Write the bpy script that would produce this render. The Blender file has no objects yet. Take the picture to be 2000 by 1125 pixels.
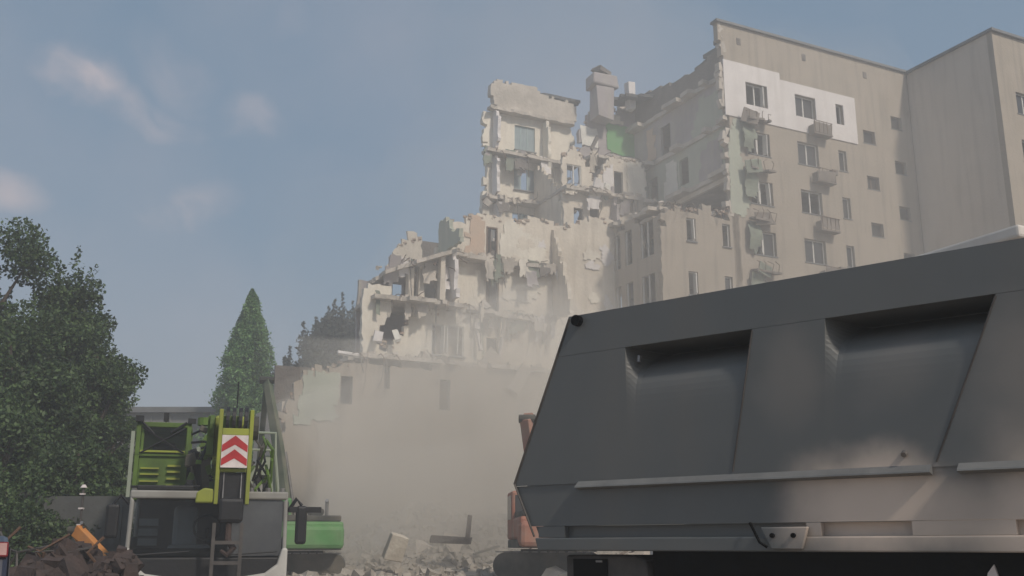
import bpy, bmesh, math, random
import numpy as np
from mathutils import Vector, Matrix, noise
R = math.radians
sc = bpy.context.scene
C = sc.collection
random.seed(7)

# ------------------------------------------------------------------ camera
EYE, PITCH, FPX = 1.6, math.atan(503 / 2000.0), 2000.0
cam = bpy.data.objects.new('camera', bpy.data.cameras.new('camera'))
C.objects.link(cam); sc.camera = cam
cam.location = (0, 0, EYE); cam.rotation_euler = (R(90) + PITCH, 0, 0)
cam.data.sensor_width = 36.0; cam.data.lens = 36.0; cam.data.clip_start = 0.1; cam.data.clip_end = 3000.0

# ------------------------------------------------------------------ light
SUN_AZ, SUN_EL = R(140), R(42)            # azimuth clockwise from +Y (into the picture)
TO_SUN = Vector((math.sin(SUN_AZ) * math.cos(SUN_EL), math.cos(SUN_AZ) * math.cos(SUN_EL), math.sin(SUN_EL)))
sl = bpy.data.lights.new('sun', 'SUN'); sl.energy = 2.75; sl.angle = R(5.0); sl.color = (1.0, 0.905, 0.785)
so = bpy.data.objects.new('sun', sl); C.objects.link(so)
so.rotation_euler = TO_SUN.to_track_quat('Z', 'Y').to_euler()
so.location = (40, -30, 50)
sc.view_settings.view_transform = 'Standard'; sc.view_settings.look = 'None'
sc.view_settings.exposure = -0.06; sc.view_settings.gamma = 1.0
sc.cycles.use_denoising = True
sc.cycles.max_bounces = 6; sc.cycles.volume_bounces = 3; sc.cycles.transparent_max_bounces = 24
sc.cycles.sample_clamp_indirect = 6.0

def px_dir(x, y):
    f = Vector((0, math.cos(PITCH), math.sin(PITCH))); u = Vector((0, -math.sin(PITCH), math.cos(PITCH)))
    return (f * FPX + Vector((1, 0, 0)) * (x - 1000) + u * (562.5 - y))
def at(x, y, Y):
    d = px_dir(x, y); return Vector((0, 0, EYE)) + d * (Y / d.y)

w = bpy.data.worlds.new('World'); sc.world = w; w.use_nodes = True
nt = w.node_tree; nt.nodes.clear()
def N(tree, typ, **kw):
    n = tree.nodes.new(typ)
    for k, v in kw.items(): setattr(n, k, v)
    return n
def L(tree, a, b): tree.links.new(a, b)
sky = N(nt, 'ShaderNodeTexSky', sky_type='NISHITA', sun_disc=False, sun_elevation=SUN_EL, sun_rotation=SUN_AZ)
sky.air_density = 1.3; sky.dust_density = 4.0; sky.ozone_density = 1.6
hs = N(nt, 'ShaderNodeHueSaturation'); hs.inputs['Saturation'].default_value = 0.95; hs.inputs['Value'].default_value = 1.0
L(nt, sky.outputs[0], hs.inputs['Color'])
tc = N(nt, 'ShaderNodeTexCoord')
wn = N(nt, 'ShaderNodeTexNoise'); wn.inputs['Scale'].default_value = 6.0; wn.inputs['Detail'].default_value = 5.0
L(nt, tc.outputs['Generated'], wn.inputs['Vector'])
wv = N(nt, 'ShaderNodeVectorMath', operation='SUBTRACT'); wv.inputs[1].default_value = (.5, .5, .5); L(nt, wn.outputs['Color'], wv.inputs[0])
ws = N(nt, 'ShaderNodeVectorMath', operation='SCALE'); ws.inputs['Scale'].default_value = 0.13; L(nt, wv.outputs[0], ws.inputs[0])
wa = N(nt, 'ShaderNodeVectorMath', operation='ADD'); L(nt, tc.outputs['Generated'], wa.inputs[0]); L(nt, ws.outputs[0], wa.inputs[1])
wz = N(nt, 'ShaderNodeVectorMath', operation='MULTIPLY'); wz.inputs[1].default_value = (1, 1, 1.9); L(nt, wa.outputs[0], wz.inputs[0])
prev = None
# soft low cumulus: in the picture and, as it would go on, round the rest of the sky
puffs = [(px_dir(x, y).normalized(), r, s) for x, y, r, s in
         [(125, 165, 85, 1.1), (230, 205, 85, .6), (310, 225, 80, .6), (360, 140, 95, .35), (500, 222, 80, .5),
          (395, 385, 75, .6), (320, 410, 70, .45), (15, 345, 70, .85), (590, 40, 80, .2), (60, 420, 70, .25)]]
rr = random.Random(5)
for i in range(16):
    az = rr.uniform(.7, 5.6); el = rr.uniform(.25, .75)
    puffs.append((Vector((math.sin(az) * math.cos(el), math.cos(az) * math.cos(el), math.sin(el))), rr.uniform(80, 190), rr.uniform(.4, .9)))
for d, r, s in puffs:
    dn = N(nt, 'ShaderNodeVectorMath', operation='DISTANCE'); dn.inputs[1].default_value = (d.x, d.y, d.z * 1.9); L(nt, wz.outputs[0], dn.inputs[0])
    mr = N(nt, 'ShaderNodeMapRange', interpolation_type='SMOOTHSTEP'); mr.inputs['From Min'].default_value = r / 2062.0 * 1.5
    mr.inputs['From Max'].default_value = r / 2062.0 * .0; mr.inputs['To Max'].default_value = s; L(nt, dn.outputs['Value'], mr.inputs['Value'])
    if prev is None: prev = mr.outputs[0]
    else:
        mx = N(nt, 'ShaderNodeMath', operation='MAXIMUM'); L(nt, prev, mx.inputs[0]); L(nt, mr.outputs[0], mx.inputs[1]); prev = mx.outputs[0]
wn2 = N(nt, 'ShaderNodeTexNoise'); wn2.inputs['Scale'].default_value = 3.2; wn2.inputs['Detail'].default_value = 6.0; L(nt, tc.outputs['Generated'], wn2.inputs['Vector'])
th = N(nt, 'ShaderNodeMapRange'); th.inputs['From Min'].default_value = .42; th.inputs['From Max'].default_value = .72; th.inputs['To Max'].default_value = .3; L(nt, wn2.outputs[0], th.inputs['Value'])
wn3 = N(nt, 'ShaderNodeTexNoise'); wn3.inputs['Scale'].default_value = 16.0; wn3.inputs['Detail'].default_value = 8.0; L(nt, wz.outputs[0], wn3.inputs['Vector'])
wr3 = N(nt, 'ShaderNodeMapRange', interpolation_type='SMOOTHSTEP'); wr3.inputs['From Min'].default_value = .3; wr3.inputs['From Max'].default_value = .62; wr3.inputs['To Min'].default_value = .25; L(nt, wn3.outputs[0], wr3.inputs['Value'])
pm = N(nt, 'ShaderNodeMath', operation='MULTIPLY'); L(nt, prev, pm.inputs[0]); L(nt, wr3.outputs[0], pm.inputs[1])
cl = N(nt, 'ShaderNodeMath', operation='MAXIMUM'); L(nt, pm.outputs[0], cl.inputs[0]); L(nt, th.outputs[0], cl.inputs[1])
veil = N(nt, 'ShaderNodeMixRGB'); veil.inputs[0].default_value = .72; veil.inputs['Color2'].default_value = (1.4, 2.3, 3.3, 1)
L(nt, hs.outputs[0], veil.inputs['Color1'])
cm = N(nt, 'ShaderNodeMixRGB'); cm.inputs['Color2'].default_value = (4.6, 4.2, 4.5, 1)
cs = N(nt, 'ShaderNodeMath', operation='MULTIPLY'); cs.inputs[1].default_value = 1.0; L(nt, cl.outputs[0], cs.inputs[0])
L(nt, cs.outputs[0], cm.inputs[0]); L(nt, veil.outputs[0], cm.inputs['Color1'])
bg = N(nt, 'ShaderNodeBackground'); bg.inputs['Strength'].default_value = .115; L(nt, cm.outputs[0], bg.inputs['Color'])
wo = N(nt, 'ShaderNodeOutputWorld'); L(nt, bg.outputs[0], wo.inputs['Surface'])

# ------------------------------------------------------------------ materials
def mat(name, col, col2=None, scale=1.5, rough=.85, bump=.25, bscale=None, metal=0., streak=None, streak_amt=.5, coat=0., spec=.4, dust=None, dust_amt=.5):
    m = bpy.data.materials.new(name); m.use_nodes = True
    t = m.node_tree; b = t.nodes['Principled BSDF']
    tcn = N(t, 'ShaderNodeTexCoord')
    no = N(t, 'ShaderNodeTexNoise'); no.inputs['Scale'].default_value = scale; no.inputs['Detail'].default_value = 7.0; no.inputs['Roughness'].default_value = .62
    L(t, tcn.outputs['Object'], no.inputs['Vector'])
    col2 = col2 or tuple(c * .72 for c in col)
    rp = N(t, 'ShaderNodeValToRGB'); rp.color_ramp.elements[0].position = .34; rp.color_ramp.elements[1].position = .66
    rp.color_ramp.elements[0].color = (*col2, 1); rp.color_ramp.elements[1].color = (*col, 1)
    L(t, no.outputs['Fac'], rp.inputs['Fac']); out = rp.outputs[0]
    if streak:
        mp = N(t, 'ShaderNodeMapping'); mp.inputs['Scale'].default_value = (1.6, 1.6, .13); L(t, tcn.outputs['Object'], mp.inputs['Vector'])
        n2 = N(t, 'ShaderNodeTexNoise'); n2.inputs['Scale'].default_value = 1.4; n2.inputs['Detail'].default_value = 6.; L(t, mp.outputs[0], n2.inputs['Vector'])
        r2 = N(t, 'ShaderNodeMapRange'); r2.inputs['From Min'].default_value = .5; r2.inputs['From Max'].default_value = .75; r2.inputs['To Max'].default_value = streak_amt
        L(t, n2.outputs['Fac'], r2.inputs['Value'])
        mx = N(t, 'ShaderNodeMixRGB'); mx.inputs['Color2'].default_value = (*streak, 1); L(t, r2.outputs[0], mx.inputs[0]); L(t, out, mx.inputs['Color1']); out = mx.outputs[0]
    if dust:
        n3 = N(t, 'ShaderNodeTexNoise'); n3.inputs['Scale'].default_value = .9; n3.inputs['Detail'].default_value = 8.; L(t, tcn.outputs['Object'], n3.inputs['Vector'])
        r3 = N(t, 'ShaderNodeMapRange'); r3.inputs['From Min'].default_value = .4; r3.inputs['From Max'].default_value = .7; r3.inputs['To Max'].default_value = dust_amt
        L(t, n3.outputs['Fac'], r3.inputs['Value'])
        mx = N(t, 'ShaderNodeMixRGB'); mx.inputs['Color2'].default_value = (*dust, 1); L(t, r3.outputs[0], mx.inputs[0]); L(t, out, mx.inputs['Color1']); out = mx.outputs[0]
        rm = N(t, 'ShaderNodeMapRange'); rm.inputs['To Min'].default_value = rough; rm.inputs['To Max'].default_value = min(1., rough + .35); L(t, n3.outputs['Fac'], rm.inputs['Value']); L(t, rm.outputs[0], b.inputs['Roughness'])
    L(t, out, b.inputs['Base Color'])
    b.inputs['Roughness'].default_value = rough; b.inputs['Metallic'].default_value = metal
    b.inputs['Coat Weight'].default_value = coat; b.inputs['Specular IOR Level'].default_value = spec
    if bump:
        nb = N(t, 'ShaderNodeTexNoise'); nb.inputs['Scale'].default_value = bscale or scale * 5; nb.inputs['Detail'].default_value = 6.; L(t, tcn.outputs['Object'], nb.inputs['Vector'])
        bu = N(t, 'ShaderNodeBump'); bu.inputs['Strength'].default_value = bump; bu.inputs['Distance'].default_value = .05
        L(t, nb.outputs['Fac'], bu.inputs['Height']); L(t, bu.outputs[0], b.inputs['Normal'])
    return m
DUSTC = (.36, .31, .25)
MT = dict(
    facade=mat('facade_render', (.385, .33, .27), (.34, .295, .24), 0.5, .92, .35, 6, streak=(.21, .185, .155), streak_amt=.65),
    facade_side=mat('side_render', (.54, .475, .405), (.49, .43, .365), 0.25, .92, .3, 6, streak=(.27, .235, .2), streak_amt=.3),
    white=mat('white_render', (.74, .70, .68), (.66, .62, .60), .8, .9, .2, 6, streak=(.45, .41, .38), streak_amt=.3),
    concrete=mat('broken_concrete', (.58, .52, .455), (.40, .36, .31), .9, .95, .8, 5),
    plaster=mat('inner_plaster', (.74, .665, .56), (.57, .51, .43), .7, .92, .5, 5, streak=(.36, .31, .25), streak_amt=.45),
    cream=mat('cream_wallpaper', (.80, .745, .64), (.66, .605, .52), .9, .9, .3, 5, streak=(.45, .41, .35), streak_amt=.4),
    brick=mat('exposed_brick', (.42, .30, .23), (.33, .27, .22), 3.5, .95, .5, dust=(.5, .44, .37), dust_amt=.6),
    tan=mat('tan_wallpaper', (.58, .42, .31), (.52, .41, .32), 1.2, .9, .3),
    palegreen=mat('pale_green_paint', (.42, .445, .36), (.36, .375, .315), .8, .9, .3, streak=(.50, .48, .40), streak_amt=.6),
    green=mat('green_paint', (.11, .33, .10), (.15, .34, .14), 1.2, .85, .2),
    lilac=mat('grey_lilac_plaster', (.40, .36, .36), (.31, .28, .28), .9, .92, .5, streak=(.45, .43, .34), streak_amt=.6),
    tile=mat('white_tiles', (.74, .72, .66), (.62, .60, .55), 2., .5, .1),
    attic=mat('attic_brick', (.20, .175, .155), (.135, .12, .11), 1.5, .95, .8),
    roofing=mat('bitumen_roofing', (.10, .10, .105), (.07, .07, .07), 1., .9, .5),
    coping=mat('sheet_coping', (.20, .20, .20), (.15, .15, .15), 1., .6, .1, metal=.3),
    frame=mat('window_frame', (.66, .64, .60), (.55, .53, .49), 3., .6, .05),
    bframe=mat('blue_window_frame', (.33, .42, .43), (.28, .35, .36), 3., .6, .05),
    wood=mat('brown_wood', (.16, .10, .07), (.10, .065, .045), 3., .7, .2),
    paleglass=mat('dusty_pale_pane', (.30, .36, .37), (.22, .28, .30), 2., .25, 0., spec=.5),
    glass=mat('dusty_pane', (.055, .05, .048), (.035, .034, .034), 2., .22, .0, spec=.5),
    rebar=mat('rusty_rebar', (.14, .08, .05), None, 6., .8, .1),
    rust=mat('rusted_scrap', (.075, .050, .043), (.045, .034, .031), 3., .85, .5),
    dirt=mat('dirt_ground', (.30, .25, .20), (.20, .165, .13), .5, .97, .8, 4),
    rubble=mat('rubble', (.42, .38, .33), (.26, .235, .20), 1.1, .97, .9, 5),
    paleblock=mat('pale_concrete', (.55, .50, .42), (.44, .39, .32), 1.6, .95, .6),
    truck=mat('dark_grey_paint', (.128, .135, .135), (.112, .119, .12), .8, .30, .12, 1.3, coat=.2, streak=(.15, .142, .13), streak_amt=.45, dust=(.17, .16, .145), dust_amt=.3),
    truckedge=mat('highlight_grey_edge', (.20, .20, .195), (.13, .13, .13), 2.5, .4, .05),  # lighter grey paints the sky highlight along the ridge ledge
    truckdark=mat('chassis_black', (.006, .006, .0065), None, 3., .95, .1, spec=.05),
    mud=mat('muddy_plastic', (.10, .088, .08), (.05, .045, .042), 3., .6, .1),
    tyre=mat('tyre_rubber', (.022, .021, .02), (.05, .045, .04), 4., .9, .3),
    rim=mat('wheel_rim', (.25, .25, .25), (.16, .15, .14), 4., .5, .1, metal=.5),
    steel=mat('bare_steel', (.35, .34, .33), (.22, .2, .19), 4., .45, .1, metal=.8),
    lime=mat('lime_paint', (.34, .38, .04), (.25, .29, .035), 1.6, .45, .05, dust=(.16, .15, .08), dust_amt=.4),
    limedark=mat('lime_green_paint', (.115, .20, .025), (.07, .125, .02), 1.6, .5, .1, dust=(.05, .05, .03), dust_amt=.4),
    greyhood=mat('grey_green_paint', (.34, .38, .30), (.26, .29, .23), 1.2, .5, .05),
    cabwhite=mat('cab_white', (.34, .335, .31), (.25, .245, .23), 1.5, .45, .05, dust=(.16, .14, .12), dust_amt=.4),
    bumperwhite=mat('bumper_white', (.58, .57, .54), (.46, .45, .42), 1.5, .45, .05, dust=(.2, .18, .15), dust_amt=.35),
    black=mat('black_plastic', (.016, .016, .018), None, 3., .55, .1),
    seat=mat('grey_seat', (.5, .5, .52), (.42, .42, .43), 3., .8, .1),
    hazard=mat('hazard_red', (.50, .03, .035), None, 4., .5, .0),
    hazwhite=mat('hazard_white', (.78, .70, .68), None, 4., .5, .0),
    exgreen=mat('excavator_green', (.10, .30, .085), (.075, .22, .065), 1.2, .5, .05, dust=DUSTC, dust_amt=.3),
    exboom=mat('dusty_boom_green', (.085, .115, .07), (.06, .08, .052), 1.5, .7, .1, dust=DUSTC, dust_amt=.45),
    exdark=mat('excavator_dark', (.055, .055, .045), (.035, .035, .03), 2., .7, .2, dust=DUSTC, dust_amt=.35),
    exorange=mat('excavator_orange', (.42, .16, .10), (.32, .13, .09), 1.2, .6, .05, dust=DUSTC, dust_amt=.75),
    orange=mat('digger_orange', (.60, .24, .05), (.48, .18, .04), 1.5, .5, .05, dust=DUSTC, dust_amt=.25),
    fence=mat('grey_fence', (.12, .122, .118), (.085, .087, .084), .8, .95, .4, streak=(.1, .1, .1), streak_amt=.4),
    ware=mat('grey_sheet', (.21, .205, .20), (.18, .176, .17), .4, .8, .05, streak=(.13, .125, .12), streak_amt=.4),
    annex=mat('pale_annex_render', (.72, .67, .62), (.63, .58, .53), .6, .9, .2, streak=(.42, .37, .33), streak_amt=.3),
    navy=mat('navy_car_paint', (.014, .016, .035), None, 2., .3, .0, coat=.6),
    lamp=mat('red_lamp', (.20, .008, .012), None, 3., .25, .0),
    bark=mat('bark', (.11, .085, .065), (.06, .048, .038), 5., .95, .8),
    cloth=mat('stained_cloth', (.24, .27, .21), (.17, .18, .15), 2., .95, .3),
    balc=mat('balcony_panel', (.24, .205, .175), (.18, .155, .135), 2., .9, .3),
)
def paint_light(m, spots):  # mixes soft painted light patches into a base colour
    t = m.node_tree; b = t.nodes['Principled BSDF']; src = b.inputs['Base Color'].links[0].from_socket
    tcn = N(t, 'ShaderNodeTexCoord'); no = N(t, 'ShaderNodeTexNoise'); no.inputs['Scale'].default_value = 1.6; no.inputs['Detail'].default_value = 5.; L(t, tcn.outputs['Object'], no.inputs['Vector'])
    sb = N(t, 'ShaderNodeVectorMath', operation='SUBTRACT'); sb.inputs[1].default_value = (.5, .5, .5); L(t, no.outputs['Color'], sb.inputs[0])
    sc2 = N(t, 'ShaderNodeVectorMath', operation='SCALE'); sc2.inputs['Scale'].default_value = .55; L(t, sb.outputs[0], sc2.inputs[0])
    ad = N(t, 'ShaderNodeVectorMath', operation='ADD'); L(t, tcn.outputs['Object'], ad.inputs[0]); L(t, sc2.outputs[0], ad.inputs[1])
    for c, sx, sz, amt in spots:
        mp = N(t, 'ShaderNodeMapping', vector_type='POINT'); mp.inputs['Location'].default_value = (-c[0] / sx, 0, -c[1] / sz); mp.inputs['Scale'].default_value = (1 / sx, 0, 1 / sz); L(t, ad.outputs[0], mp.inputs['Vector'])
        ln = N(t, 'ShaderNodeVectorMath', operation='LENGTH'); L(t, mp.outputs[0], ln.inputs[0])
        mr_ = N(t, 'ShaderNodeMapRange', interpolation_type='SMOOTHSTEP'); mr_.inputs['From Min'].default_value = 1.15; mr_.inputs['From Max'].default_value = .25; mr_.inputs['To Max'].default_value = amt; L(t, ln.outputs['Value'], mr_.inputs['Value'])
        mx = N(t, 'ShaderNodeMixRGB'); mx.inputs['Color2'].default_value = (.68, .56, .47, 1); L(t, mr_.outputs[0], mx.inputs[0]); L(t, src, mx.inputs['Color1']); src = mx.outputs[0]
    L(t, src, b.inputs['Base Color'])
paint_light(MT['truck'], [((2.75, 1.84), .70, .42, 1.), ((4.0, 1.72), .95, .62, 1.), ((3.75, 2.6), .4, .5, .16), ((2.2, 2.7), .28, .42, .10), ((4.2, 3.2), .4, .3, .16), ((2.95, 2.7), .3, .3, .07)])  # warm sunlit and reflected patches on the tipper side, painted into its colour
def clear_glass(name, col, rough=.08):
    m = bpy.data.materials.new(name); m.use_nodes = True; t = m.node_tree
    b = t.nodes['Principled BSDF']; b.inputs['Base Color'].default_value = (*col, 1); b.inputs['Roughness'].default_value = rough
    tr = N(t, 'ShaderNodeBsdfTransparent'); tr.inputs['Color'].default_value = (.8, .84, .85, 1)
    fr = N(t, 'ShaderNodeFresnel'); fr.inputs['IOR'].default_value = 1.5
    ad = N(t, 'ShaderNodeMath', operation='ADD'); ad.inputs[1].default_value = .12; L(t, fr.outputs[0], ad.inputs[0])
    mx = N(t, 'ShaderNodeMixShader'); L(t, ad.outputs[0], mx.inputs[0]); L(t, tr.outputs[0], mx.inputs[1]); L(t, b.outputs[0], mx.inputs[2])
    L(t, mx.outputs[0], t.nodes['Material Output'].inputs['Surface'])
    return m
MT['greyscreen'] = mat('grey_windscreen', (.10, .105, .11), (.06, .063, .068), 1.2, .2, 0., spec=.6)  # opaque grey pane for the right part of the windscreen
MT['screen'] = clear_glass('windscreen_glass', (.05, .055, .06))
def leafmat(name, c1, c2, c3):
    m = bpy.data.materials.new(name); m.use_nodes = True; t = m.node_tree
    b = t.nodes['Principled BSDF']; ge = N(t, 'ShaderNodeNewGeometry'); tcn = N(t, 'ShaderNodeTexCoord')
    no = N(t, 'ShaderNodeTexNoise'); no.inputs['Scale'].default_value = .7; L(t, tcn.outputs['Object'], no.inputs['Vector'])
    ad = N(t, 'ShaderNodeMath', operation='MULTIPLY_ADD'); ad.inputs[1].default_value = .55; L(t, ge.outputs['Random Per Island'], ad.inputs[0])
    mu = N(t, 'ShaderNodeMath', operation='MULTIPLY'); mu.inputs[1].default_value = .5; L(t, no.outputs['Fac'], mu.inputs[0]); L(t, mu.outputs[0], ad.inputs[2])
    rp = N(t, 'ShaderNodeValToRGB'); rp.color_ramp.elements[0].position = .2; rp.color_ramp.elements[0].color = (*c1, 1)
    e = rp.color_ramp.elements.new(.5); e.color = (*c2, 1); rp.color_ramp.elements[2].position = .85; rp.color_ramp.elements[2].color = (*c3, 1)
    L(t, ad.outputs[0], rp.inputs['Fac']); L(t, rp.outputs[0], b.inputs['Base Color']); b.inputs['Roughness'].default_value = .6
    tl = N(t, 'ShaderNodeBsdfTranslucent'); L(t, rp.outputs[0], tl.inputs['Color'])
    mx = N(t, 'ShaderNodeMixShader'); mx.inputs[0].default_value = .25; L(t, b.outputs[0], mx.inputs[1]); L(t, tl.outputs[0], mx.inputs[2])
    L(t, mx.outputs[0], t.nodes['Material Output'].inputs['Surface'])
    return m
MT['leaf'] = leafmat('leaves', (.016, .031, .009), (.040, .074, .020), (.115, .18, .06))
MT['poplar'] = leafmat('poplar_leaves', (.06, .135, .036), (.13, .26, .075), (.22, .37, .13))
MT['farleaf'] = leafmat('far_leaves', (.018, .023, .015), (.035, .043, .027), (.06, .068, .042))

# ------------------------------------------------------------------ mesh helpers
class MB:
    def __init__(s): s.v = []; s.f = []
    def add(s, vs, fs):
        o = len(s.v); s.v += [tuple(p) for p in vs]; s.f += [tuple(i + o for i in f) for f in fs]; return s
    def box(s, x0, x1, y0, y1, z0, z1, jit=0):
        v = [(x, y, z) for z in (z0, z1) for x, y in ((x0, y0), (x1, y0), (x1, y1), (x0, y1))]
        if jit: v = [tuple(c + random.uniform(-jit, jit) for c in p) for p in v]
        return s.add(v, [(3, 2, 1, 0), (4, 5, 6, 7), (0, 1, 5, 4), (1, 2, 6, 5), (2, 3, 7, 6), (3, 0, 4, 7)])
    def obox(s, c, size, rot=(0, 0, 0), jit=0):
        from mathutils import Euler
        m = Euler(rot).to_matrix(); h = [k / 2 for k in size]; c = Vector(c)
        v = [c + m @ Vector((x * h[0] + random.uniform(-jit, jit), y * h[1] + random.uniform(-jit, jit), z * h[2] + random.uniform(-jit, jit))) for z in (-1, 1) for x, y in ((-1, -1), (1, -1), (1, 1), (-1, 1))]
        return s.add(v, [(3, 2, 1, 0), (4, 5, 6, 7), (0, 1, 5, 4), (1, 2, 6, 5), (2, 3, 7, 6), (3, 0, 4, 7)])
    def prism(s, poly, y0, y1, ax='y'):
        n = len(poly)
        def P(p, d): return {'y': (p[0], d, p[1]), 'x': (d, p[0], p[1]), 'z': (p[0], p[1], d)}[ax]
        return s.add([P(p, y0) for p in poly] + [P(p, y1) for p in poly],
                     [tuple(range(n)), tuple(range(2 * n - 1, n - 1, -1))] + [(i + n, (i + 1) % n + n, (i + 1) % n, i) for i in range(n)])
    def tube(s, pts, rad, seg=6):
        pts = [Vector(p) for p in pts]; n = len(pts); rad = rad if isinstance(rad, (list, tuple)) else [rad] * n
        vs = []; fs = []
        for i, p in enumerate(pts):
            d = (pts[min(i + 1, n - 1)] - pts[max(i - 1, 0)]).normalized(); a = d.orthogonal().normalized() if i == 0 else (a - d * a.dot(d)).normalized(); b = d.cross(a)
            vs += [p + (a * math.cos(2 * math.pi * k / seg) + b * math.sin(2 * math.pi * k / seg)) * rad[i] for k in range(seg)]
        for i in range(n - 1):
            fs += [(i * seg + k, i * seg + (k + 1) % seg, (i + 1) * seg + (k + 1) % seg, (i + 1) * seg + k) for k in range(seg)]
        fs += [tuple(range(seg - 1, -1, -1)), tuple((n - 1) * seg + k for k in range(seg))]
        return s.add(vs, fs)
    def beam(s, a, b, wx, wz0, wz1=None):       # tapering rectangular beam a->b
        a, b = Vector(a), Vector(b); d = (b - a).normalized(); sx = d.cross(Vector((0, 0, 1)))
        sx = sx.normalized() if sx.length > .05 else Vector((1, 0, 0)); up = sx.cross(d); wz1 = wz1 or wz0; vs = []
        for p, q in ((a, wz0), (b, wz1)): vs += [p + sx * wx / 2 * i + up * q / 2 * j for i, j in ((-1, -1), (1, -1), (1, 1), (-1, 1))]
        return s.add(vs, [(3, 2, 1, 0), (4, 5, 6, 7), (0, 1, 5, 4), (1, 2, 6, 5), (2, 3, 7, 6), (3, 0, 4, 7)])
    def chunk(s, c, size):
        from mathutils import Euler
        m = Euler([random.uniform(0, 6.28) for _ in range(3)]).to_matrix(); c = Vector(c)
        h = [size * random.uniform(.3, .62) for _ in range(3)]
        v = [c + m @ Vector((x * h[0] * random.uniform(.55, 1.1), y * h[1] * random.uniform(.55, 1.1), z * h[2] * random.uniform(.55, 1.1))) for z in (-1, 1) for x, y in ((-1, -1), (1, -1), (1, 1), (-1, 1))]
        return s.add(v, [(3, 2, 1, 0), (4, 5, 6, 7), (0, 1, 5, 4), (1, 2, 6, 5), (2, 3, 7, 6), (3, 0, 4, 7)])
    def build(s, name, m, parent=None, kind=None, smooth=False, bevel=0):
        me = bpy.data.meshes.new(name); me.from_pydata(s.v, [], s.f); me.update()
        if smooth: me.polygons.foreach_set('use_smooth', [True] * len(me.polygons))
        me.materials.append(MT[m] if isinstance(m, str) else m)
        o = bpy.data.objects.new(name, me); C.objects.link(o); o.parent = parent
        if kind: o['kind'] = kind
        if bevel:
            b = o.modifiers.new('bevel', 'BEVEL'); b.width = bevel; b.segments = 2; b.limit_method = 'ANGLE'; b.angle_limit = R(40)
        return o
def tag(o, label, cat, group=None):
    o['label'] = label; o['category'] = cat
    if group: o['group'] = group
    return o
def thing(name, label, cat, loc=(0, 0, 0), rz=0, group=None):
    o = bpy.data.objects.new(name, None); C.objects.link(o); o.location = loc; o.rotation_euler = (0, 0, rz)
    o.empty_display_size = .3
    return tag(o, label, cat, group)
def inpoly(x, y, P):
    r = False; j = len(P) - 1
    for i in range(len(P)):
        if (P[i][1] > y) != (P[j][1] > y) and x < (P[j][0] - P[i][0]) * (y - P[i][1]) / (P[j][1] - P[i][1]) + P[i][0]: r = not r
        j = i
    return r
def sheet(mb, poly, holes=(), f=None, th=.3, cell=.4, jit=.1, seed=1):
    """a slab of masonry in 2-D (s,t), with clean holes and, when jit>0, a broken outline; f maps (s,t,depth) to 3-D"""
    rnd = random.Random(seed)
    def lines(lo, hi, must):
        must = sorted(set([lo, hi] + [m for m in must if lo < m < hi])); n = max(1, round((hi - lo) / cell)); out = list(must)
        for i in range(1, n):
            q = lo + (hi - lo) * i / n
            if min(abs(q - m) for m in must) > cell * .45: out.append(q)
        return sorted(out)
    xs = lines(min(p[0] for p in poly), max(p[0] for p in poly), [h[0] for h in holes] + [h[1] for h in holes] + ([p[0] for p in poly] if not jit else []))
    zs = lines(min(p[1] for p in poly), max(p[1] for p in poly), [h[2] for h in holes] + [h[3] for h in holes] + ([p[1] for p in poly] if not jit else []))
    nx, nz = len(xs) - 1, len(zs) - 1
    inc = [[False] * nz for _ in range(nx)]
    for i in range(nx):
        for j in range(nz):
            cx, cz = (xs[i] + xs[i + 1]) / 2, (zs[j] + zs[j + 1]) / 2
            if any(h[0] < cx < h[1] and h[2] < cz < h[3] for h in holes): continue
            if jit: cx += rnd.uniform(-1, 1) * cell * .3; cz += rnd.uniform(-1, 1) * cell * .3
            inc[i][j] = inpoly(cx, cz, poly)
    idx = {}; vs = []; fs = []
    def I(i, j): return 0 <= i < nx and 0 <= j < nz and inc[i][j]
    def vert(i, j, k):
        key = (i, j, k)
        if key in idx: return idx[key]
        x, z = xs[i], zs[j]
        if jit:
            onh = any(h[0] - .01 <= x <= h[1] + .01 and h[2] - .01 <= z <= h[3] + .01 for h in holes)
            nb = sum(I(a, b) for a in (i - 1, i) for b in (j - 1, j))
            if not onh and nb < 4:
                r2 = random.Random(hash((i, j, seed))); r3 = random.Random(hash((i, j, seed, k)))
                x += (r2.uniform(-jit, jit) + r3.uniform(-jit, jit) * .4) * .8; z += (r2.uniform(-jit, jit) + r3.uniform(-jit, jit) * .4) * .8
        idx[key] = len(vs); vs.append(f(x, z, th * k)); return idx[key]
    for i in range(nx):
        for j in range(nz):
            if not inc[i][j]: continue
            a, b, c, d = [vert(*q, 0) for q in ((i, j), (i + 1, j), (i + 1, j + 1), (i, j + 1))]
            e, g, h, l = [vert(*q, 1) for q in ((i, j), (i + 1, j), (i + 1, j + 1), (i, j + 1))]
            fs += [(a, b, c, d), (l, h, g, e)]
            if not I(i, j - 1): fs.append((e, g, b, a))
            if not I(i, j + 1): fs.append((d, c, h, l))
            if not I(i - 1, j): fs.append((a, d, l, e))
            if not I(i + 1, j): fs.append((g, h, c, b))
    mb.add(vs, fs); return mb
def wall_v(v, poly, holes=(), **k):  return sheet(MB(), poly, holes, lambda s, t, d: (s, v + d, t), **k)
def wall_u(u, poly, holes=(), **k):  return sheet(MB(), poly, holes, lambda s, t, d: (u + d, s, t), **k)
def slab(z, poly, holes=(), tilt=(0, 0), th=.26, **k):
    cx, cy = poly[0]
    return sheet(MB(), poly, holes, lambda s, t, d: (s, t, z - d + (s - cx) * tilt[0] + (t - cy) * tilt[1]), th=th, **k)

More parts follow.
